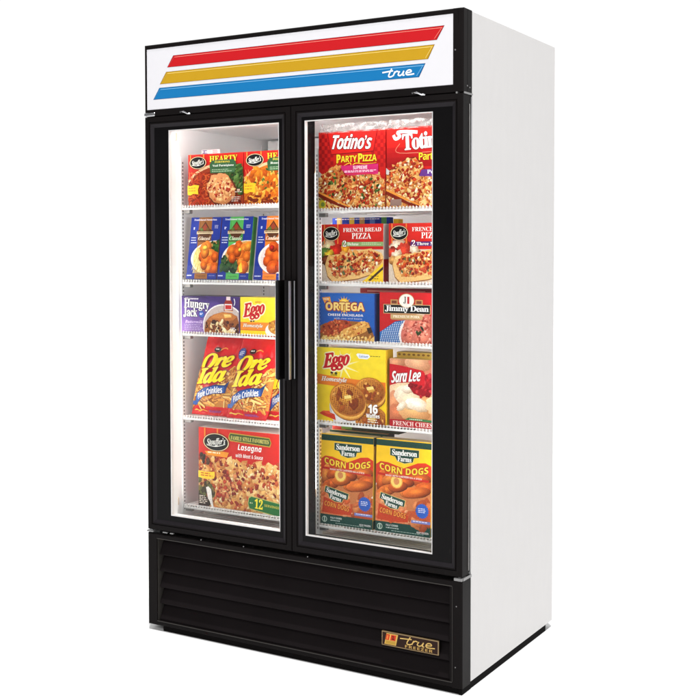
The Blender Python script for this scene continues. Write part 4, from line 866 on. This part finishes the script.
def enchilada(a):
    a.band(0, 1, 0, 1, (28, 80, 170), (40, 100, 190), 6); a.poly([(0, .25), (.3, .5), (1, .56), (1, .3)], (30, 90, 180))
    a.part('food_picture').photo(); a.poly([(0, 0), (0, .30), (.1, .36), (.5, .42), (.9, .40), (1, .10), (1, 0)], (150, 92, 40))
    a.poly([(.0, .0), (.06, .10), (.4, .04), (.9, .02), (1, .12), (1, 0)], (232, 190, 110)); B = [(.0, .18), (.05, .30), (.18, .40), (.36, .44), (.50, .43), (.60, .34), (.48, .20), (.30, .12), (.10, .08)]
    a.poly(B, (170, 70, 36)); a.scatter(130, B, .012, .026, [(196, 72, 34), (216, 104, 58), (150, 46, 26), (120, 36, 22), (226, 140, 84)], (1, 1.5), box=(0, .65, 0, .5)); a.scatter(40, B, .005, .01, [(240, 210, 140), (90, 110, 50)], box=(0, .65, 0, .5))
    E_ = [(.36, .12), (.44, .24), (.60, .32), (.80, .42), (.88, .40), (.92, .30), (.84, .20), (.60, .08), (.44, .05)]; a.poly([(x, z-.02) for x, z in E_], (150, 90, 36)); a.poly(E_, (226, 164, 80)); a.scatter(70, E_, .012, .035, [(240, 190, 108), (214, 146, 64), (246, 206, 130)], (1, 2.4), (20, 50), box=(.3, 1, 0, .5)); a.scatter(12, E_, .01, .02, [(180, 60, 30)], box=(.3, .8, 0, .4))
    a.scatter(60, [(.0, .0), (.3, .0), (.9, .0), (.95, .10), (.5, .08), (.1, .12)], .01, .03, [(240, 200, 120), (220, 160, 80), (250, 220, 150)], (1, 2), box=(0, 1, 0, .15)); a.poly([(.86, .28), (.94, .30), (.97, .20), (.90, .16)], (60, 40, 30)); a.photo(False)
    a.part('sun_emblem'); 
    for i in range(16):
        t = R(i*22.5); c_, s_2 = math.cos(t), math.sin(t); rr = .15; a.poly([(.45+.08*math.cos(t-.16), .745+.08*math.sin(t-.16)*a.W/a.H), (.45+rr*c_, .745+rr*s_2*a.W/a.H), (.45+.08*math.cos(t+.16), .745+.08*math.sin(t+.16)*a.W/a.H)], (244, 176, 50))
    a.ell(.45, .745, .105, .105, (246, 196, 60)); a.ell(.45, .745, .085, .085, (250, 222, 110))
    a.part('logo'); a.text('ORTEGA', 'sans', .11, .82, .635, .80, (246, 214, 130), outline=((150, 30, 24), .10), bold=.045, sp=.98)
    a.part('title_lettering'); a.text('CHEESE ENCHILADA', 'sans', .15, .80, .515, .565, (248, 246, 240), sp=1.02); a.text('with rice and beans', 'plain', .26, .78, .455, .485, (220, 226, 240))
    a.part('yellow_flag'); a.poly([(.04, .90), (.19, .92), (.21, .80), (.13, .84), (.09, .77)], (244, 160, 60)); a.text('NEW', 'sans', .07, .17, .85, .89, (250, 240, 220))
Z1r = math.atan2(.0, 1)
carton('enchilada_box', (.7315, .118, ZR[2]), .2025, .151, .048, (34, 90, 180), (26, 52, 120), (150, 150, 160), 'blue enchilada box with an orange sun emblem', seed=81, draw=enchilada, rot=(0, 0, R(0)))
def sausage(a):
    a.band(0, 1, 0, 1, (186, 22, 28), (204, 30, 34), 5)
    a.part('checked_cloth'); CL = [(0, 0), (0, .20), (.30, .42), (.52, .46), (.45, .2), (.42, 0)]; a.poly(CL, (40, 104, 176))
    for i in range(14):
        for j in range(16):
            x, z = i*.04+.0, j*.035; q = [(x+z*.25, z), (x+.02+z*.25, z+.006), (x+.02+z*.25, z+.022), (x+z*.25, z+.016)]
            if all(inpoly(p[0], p[1], CL) for p in q): a.poly(q, (226, 240, 250))
    a.part('food_picture').photo(); a.ell(.80, .16, .42, .36, (236, 230, 228), 36); a.ell(.81, .15, .39, .33, (206, 110, 96), 36)
    for (x, z, r) in ((.68, .32, .2), (.88, .34, .2), (.66, .12, .2), (.86, .10, .22)): a.lump(x, z, r, (214, 118, 104), 1.1, 20, 20, .05)
    T = lambda x, z: ((x-.81)/.36)**2+((z-.2)/.38)**2 < 1
    a.scatter(120, T, .01, .026, [(226, 140, 124), (190, 88, 76), (236, 170, 152), (170, 70, 60)], (1, 1.8), box=(.4, 1.1, 0, .55)); a.scatter(16, lambda x, z: (x-.78)**2+(z-.24)**2 < .008, .016, .03, [(50, 70, 34), (30, 44, 24)], (1, 2.4), box=(.6, .9, .1, .4)); a.photo(False)
    a.part('logo'); a.rect(.22, .36, .76, .86, (200, 150, 90)); a.rect(.70, .84, .76, .86, (200, 150, 90)); a.rect(.24, .34, .78, .84, (120, 60, 40)); a.rect(.72, .82, .78, .84, (120, 60, 40))
    a.rect(.08, .99, .58, .765, (214, 180, 130)); a.rect(.09, .98, .59, .755, (18, 16, 18)); a.ell(.53, .84, .15, .12, (214, 180, 130)); a.ell(.53, .84, .14, .11, (246, 240, 232)); a.text('J', 'serif', .47, .525, .78, .92, (24, 20, 20)); a.rect(.545, .585, .78, .92, (190, 30, 34))
    a.text('Jimmy Dean', 'serif', .11, .955, .60, .74, (250, 250, 248), sp=.88, bold=.015)
    a.part('title_lettering'); a.rect(.22, .84, .475, .57, (200, 164, 112)); a.text('PREMIUM PORK', 'serif', .27, .79, .50, .55, (246, 238, 224)); a.rect(.24, .80, .455, .47, (180, 130, 90))
carton('sausage_box', (.9390, .125, ZR[2]), .182, .156, .075, (198, 28, 32), (160, 20, 26), (190, 40, 40), 'red breakfast box with a meat plate and blue checked cloth', seed=83, draw=sausage)
def dred(a): a.rect(0, 1, 0, 1, (140, 22, 28)); a.rect(.1, .9, .93, .96, (200, 120, 110))
carton('sausage_box', (.838, .245, ZR[2]), .268, .164, .05, (140, 22, 28), (120, 20, 26), (110, 16, 22), 'dark red box behind the blue enchilada box, only its top edge showing', seed=84, draw=dred)

def waffles(a):
    a.band(0, 1, 0, 1, (246, 204, 24), (250, 224, 50), 8)
    for i in range(9):
        t = R(20+i*40); a.poly([(.38+.02*math.cos(t+1.5), .76+.02*math.sin(t+1.5)), (.38+.26*math.cos(t), .76+.22*math.sin(t)), (.38-.02*math.cos(t+1.5), .76-.02*math.sin(t+1.5))], (252, 242, 170))
    a.part('title_panel'); a.poly([(0, .50), (0, .64), (.30, .605), (.62, .585), (1, .57), (1, .43)], (238, 128, 36)); a.ell(.22, .66, .022, .016, (80, 50, 24)); a.ell(.28, .655, .022, .016, (60, 70, 30)); a.rect(.20, .30, .625, .635, (90, 60, 30)); a.text('Homestyle', 'serifi', .06, .44, .525, .605, (252, 248, 236), outline=((180, 80, 20), .04), bold=.015, rot=-1)
    a.part('logo'); a.text('Eggo', 'serifi', .09, .48, .70, .935, (198, 22, 34), outline=((252, 244, 200), .06), rot=9, shear=.16, bold=.04, sp=.84); a.text('Kellogg\u2019s', 'serifi', .33, .44, .88, .915, (206, 60, 50), rot=3)
    a.part('nutrition_seal'); a.poly([(.58, .92), (.60, .94), (.76, .93), (.78, .90), (.74, .865), (.62, .87)], (246, 248, 250)); a.text('Calcium', 'sansi', .62, .75, .885, .918, (40, 110, 190)); a.lines(.78, .96, .895, .915, 1, (120, 100, 30), .008)
    a.part('food_picture').photo()
    a.ell(.52, .16, .345, .30, (212, 206, 206), 40, rot=-28); a.ell(.53, .165, .325, .28, (246, 244, 244), 40, rot=-28); a.poly([(.03, .10), (.10, .07), (.28, .02), (.26, .10), (.10, .14)], (214, 60, 30)); a.poly([(.06, .13), (.14, .10), (.22, .09), (.18, .14)], (236, 90, 50))
    def waffle(cx, cz, r, tilt):
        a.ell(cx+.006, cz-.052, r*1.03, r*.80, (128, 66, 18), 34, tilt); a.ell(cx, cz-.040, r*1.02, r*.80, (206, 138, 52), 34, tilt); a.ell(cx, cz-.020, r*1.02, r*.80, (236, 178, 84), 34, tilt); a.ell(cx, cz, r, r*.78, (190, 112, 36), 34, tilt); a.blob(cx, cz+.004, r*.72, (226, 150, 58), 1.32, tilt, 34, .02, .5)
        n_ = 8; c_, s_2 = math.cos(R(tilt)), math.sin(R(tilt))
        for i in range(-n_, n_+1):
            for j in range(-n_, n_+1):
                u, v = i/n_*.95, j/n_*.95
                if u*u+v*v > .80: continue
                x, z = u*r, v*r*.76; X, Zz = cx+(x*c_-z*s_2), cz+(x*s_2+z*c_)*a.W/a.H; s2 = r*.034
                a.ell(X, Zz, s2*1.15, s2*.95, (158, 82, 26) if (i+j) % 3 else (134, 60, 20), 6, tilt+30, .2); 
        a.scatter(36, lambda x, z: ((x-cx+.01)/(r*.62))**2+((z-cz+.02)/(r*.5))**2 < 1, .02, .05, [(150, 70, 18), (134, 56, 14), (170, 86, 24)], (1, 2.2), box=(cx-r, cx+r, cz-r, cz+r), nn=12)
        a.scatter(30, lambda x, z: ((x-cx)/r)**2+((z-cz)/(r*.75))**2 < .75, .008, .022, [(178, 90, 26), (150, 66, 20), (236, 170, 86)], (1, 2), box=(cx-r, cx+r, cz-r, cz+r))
        a.poly([(cx-.05, cz+.05), (cx+.045, cz+.07), (cx+.075, cz+.01), (cx-.01, cz-.02)], (216, 160, 60)); a.poly([(cx-.05, cz+.05), (cx+.045, cz+.07), (cx+.06, cz+.03), (cx-.035, cz+.01)], (250, 222, 130))
    waffle(.80, .05, .23, 8); waffle(.785, .445, .215, -4); waffle(.465, .31, .265, -10); a.photo(False)
    a.part('count_lettering'); a.text('16', 'sans', .77, .90, .155, .27, (252, 250, 246), outline=((130, 70, 20), .05), bold=.04, sp=.9); a.text('Waffles', 'sans', .74, .93, .095, .15, (252, 250, 246), outline=((120, 60, 20), .04), bold=.02); a.lines(.76, .94, .02, .075, 2, (250, 240, 220), .012)
carton('waffle_box', (.7460, .118, ZR[3]), .2545, .237, .048, (248, 212, 40), (222, 180, 30), (196, 176, 110), 'large yellow waffle box showing two syrupy waffles and the number 16', seed=91, draw=waffles)
def danish(a):
    a.band(0, 1, .5, 1, (200, 120, 90), (206, 150, 120), 4)
    a.photo().part('food_picture'); a.band(0, 1.6, .1, 1, (226, 176, 140), (196, 110, 84), 10)
    for (x, z, r_, c, e, t) in ((.15, .93, .16, (214, 150, 116), 1.6, 10), (.7, .95, .2, (226, 170, 136), 1.5, -10), (.30, .52, .30, (240, 206, 170), 1.3, 20), (.12, .36, .22, (222, 150, 112), 1.2, 60), (.20, .20, .2, (206, 120, 84), 1.5, 0), (.95, .30, .36, (222, 156, 104), 1.4, 10), (.60, .24, .22, (232, 176, 120), 1.8, -6), (.34, .50, .16, (250, 232, 208), 1.5, 30), (.52, .40, .20, (248, 226, 196), 1.7, -8), (.70, .34, .14, (252, 240, 224), 2.2, -10), (.46, .56, .10, (252, 238, 220), 1.6, 10), (1.25, .34, .24, (240, 204, 160), 1.5, 0), (.30, .30, .08, (250, 236, 216), 1.8, 40)):
        a.blob(x, z, r_, c, e, t, 26, .10, .34)
    Cc = [(.46, .62), (.60, .74), (1, .80), (1.3, .7), (1.3, .55), (1, .50), (.80, .46), (.60, .50)]; a.poly(Cc, (150, 14, 26)); a.scatter(50, Cc, .03, .06, [(180, 24, 36), (130, 10, 22), (206, 50, 60)], (1, 1.5), box=(.4, 1.3, .4, .85), nn=9); a.photo(False)
    a.part('logo'); a.poly([(0, .60), (0, .92), (.30, .90), (.84, .84), (.88, .80), (.86, .62), (.5, .66), (.2, .64)], (196, 24, 36)); a.text('Sara Lee', 'sansi', .05, .78, .665, .835, (252, 250, 248), outline=((120, 10, 24), .04), rot=6, bold=.010, sp=.90, shear=.16)
    a.part('title_lettering'); a.rect(0, 1.6, 0, .105, (176, 16, 30)); a.text('FRENCH CHEESECAKE', 'serif', .08, 1.50, .02, .085, (244, 226, 220)); a.poly([(.38, .11), (.48, .145), (1.2, .125), (1.2, .09)], (60, 116, 66)); a.lines(.5, .95, .105, .13, 1, (230, 240, 220), .010)
carton('dessert_box', (.9945, .125, ZR[3]), .222, .212, .04, (196, 30, 40), (150, 18, 30), (214, 190, 90), 'red dessert box showing cream pastry and cherries beside the waffle box', seed=93, draw=danish, art_w=.142)
def yback(a):
    a.rect(0, 1, 0, 1, (232, 200, 90))
    for i in range(14): a.ell(.04+i*.072, .968, .022, .014, (150, 110, 50))
carton('waffle_box', (.9995, .176, ZR[3]), .238, .228, .05, (232, 200, 90), (214, 180, 70), (214, 196, 120), 'yellow box behind the red dessert box, only a scalloped strip showing', seed=94, draw=yback)

def corndog(a):
    a.rect(0, 1, 0, 1, (250, 200, 30)); a.rect(0, 1, .925, .99, (24, 64, 54)); a.rect(0, 1, 0, .11, (20, 70, 62))
    a.part('title_panel'); a.poly([(0, .11), (0, .72), (.08, .755), (.22, .75), (.50, .70), (.76, .77), (.90, .78), (1, .75), (1, .11)], (214, 56, 26))
    a.part('food_picture').photo()
    a.ell(.50, .42, .56, .30, (236, 226, 214), 40); a.poly([(0, .11), (1, .11), (1, .34), (.66, .40), (.3, .30), (0, .36)], (196, 84, 44))
    a.ell(.50, .43, .53, .27, (200, 120, 70), 40)
    dogs = ((.10, .55, .15, 80), (.26, .58, .14, 30), (.80, .60, .17, 6), (.52, .56, .15, 0), (.20, .45, .15, 20), (.90, .52, .16, 10), (.62, .45, .15, 8), (.40, .50, .15, 10), (.08, .40, .12, 60))
    for (x, z, r, t) in dogs: a.lump(x, z, r*.56, a.rg.choice([(222, 112, 42), (208, 94, 34), (232, 128, 54)]), 2.1, t, 22, .03)
    a.ell(.38, .555, .115, .115, (230, 150, 60)); a.ell(.38, .555, .10, .10, (246, 212, 110)); a.ell(.38, .555, .052, .055, (216, 140, 84))
    a.lump(.74, .46, .085, (222, 110, 42), 3.0, 10, 26, .03)
    a.poly([(0, .11), (.60, .11), (.56, .34), (.30, .36), (.1, .41), (0, .42)], (226, 128, 78)); a.scatter(34, [(0, .12), (.60, .12), (.60, .34), (0, .40)], .02, .06, [(232, 146, 96), (214, 96, 48), (240, 170, 122)], (1, 2.4), (0, 60), box=(0, .65, .1, .42))
    a.poly([(.03, .13), (.06, .30), (.60, .20), (.60, .13), (.3, .12)], (206, 66, 30)); a.scatter(20, [(.6, .12), (1, .12), (1, .40), (.7, .36)], .03, .07, [(206, 110, 60), (224, 140, 84), (176, 80, 40)], (1, 2), box=(.55, 1, .1, .42)); a.photo(False)
    a.part('logo')
    def lg(cx, cz, s, rot, c1):
        rr = lambda x, z: (cx+(x*math.cos(R(rot))-z*math.sin(R(rot))*1.5)*s, cz+(x*math.sin(R(rot))/1.5+z*math.cos(R(rot)))*s)
        pts = [(-.26, .075), (.26, .075), (.26, .0), (.17, -.01), (.15, -.055), (.0, -.075), (-.13, -.055), (-.17, -.01), (-.26, .0)]
        a.poly([rr(x*1.04, z*1.08) for x, z in pts], (226, 200, 120)); a.poly([rr(x, z) for x, z in pts], c1)
        x, z = rr(0, .035); a.text('Sanderson', 'serif', x-.225*s, x+.225*s, z-.03*s, z+.03*s, (250, 250, 246), rot=rot, sp=.92, bold=.02); x, z = rr(0, -.03); a.text('Farms', 'serif', x-.125*s, x+.125*s, z-.026*s, z+.026*s, (250, 250, 246), rot=rot, bold=.02)
    lg(.52, .83, 1.0, 0, (26, 66, 56)); lg(.30, .325, .88, -12, (40, 76, 66))
    a.part('title_lettering'); a.text('CORN DOGS', 'sans', .07, .95, .665, .735, (252, 212, 60), outline=((130, 30, 16), .05), bold=.02, warp=lambda x, z: (x, z-.03+.20*x*x)); a.poly([(.03, .635), (.97, .60), (.95, .575), (.03, .61)], (196, 40, 26)); a.text('MADE WITH CHICKEN ON A STICK', 'sans', .18, .84, .60, .618, (250, 236, 220), rot=-1); a.text('CORN DOGS', 'sans', .08, .56, .185, .24, (250, 160, 60), rot=-7, outline=((120, 20, 12), .05), bold=.01)
    a.part('blue_seal'); 
    P_ = [(.85+(.125 if i % 2 else .105)*math.cos(R(i*10)), .27+(.125 if i % 2 else .105)*math.sin(R(i*10))*a.W/a.H) for i in range(36)]
    a.poly(P_, (44, 92, 190)); a.lines(.78, .93, .245, .30, 3, (226, 234, 250), .008)
    a.rect(.66, 1, .135, .165, (120, 130, 200)); a.lines(.69, .97, .14, .16, 1, (230, 230, 250), .010)
    a.part('front_print'); a.ell(.085, .055, .05, .05, (190, 214, 200)); a.ell(.085, .055, .038, .038, (40, 90, 80)); a.rect(.075, .095, .03, .08, (190, 214, 200)); a.text('FULLY COOKED', 'sans', .20, .42, .068, .088, (230, 240, 236)); a.lines(.20, .46, .03, .06, 1, (200, 220, 214), .010); a.lines(.30, .90, .012, .028, 1, (170, 200, 190), .006); a.text('KEEP FROZEN', 'sans', .76, .97, .03, .05, (240, 240, 240))
lab = ('tall corn dog box with a yellow and dark green top, left one of the pair', 'tall corn dog box with a yellow and dark green top, right one of the pair')
for i, x in enumerate((.7270, .9310)):
    carton('corn_dog_box', (x, .118+.004*i, ZR[4]), .1955, .292, .046, (250, 200, 30), (196, 150, 40), (214, 196, 150), lab[i], group='pair of corn dog boxes on the lowest right shelf', seed=101+i, draw=corndog, rot=(R(-1.6), 0, R(0)), sidecols=[(.0, .10, (20, 60, 54)), (.9, 1, (24, 60, 52))])
def flat1(a): a.rect(0, 1, 0, 1, (70, 56, 44)); a.rect(0, .2, 0, 1, (180, 50, 40)); a.rect(.14, .30, .2, .9, (120, 160, 60)); a.rect(.3, 1, .25, .5, (50, 70, 50))
carton('corn_dog_box', (.739, .172, ZR[4]), .215, .298, .05, (150, 130, 80), (60, 50, 40), (190, 150, 100), 'green and tan carton behind the left corn dog box, just its top showing', seed=105, draw=lambda a: a.rect(0, 1, 0, 1, (34, 70, 58)))
carton('thin_carton', (.757, .187, ZR[4]+.2985), .250, .012, .12, (70, 56, 44), (60, 46, 38), (90, 70, 52), 'thin brown box lying flat on top of the carton behind the corn dogs', seed=106, draw=flat1)
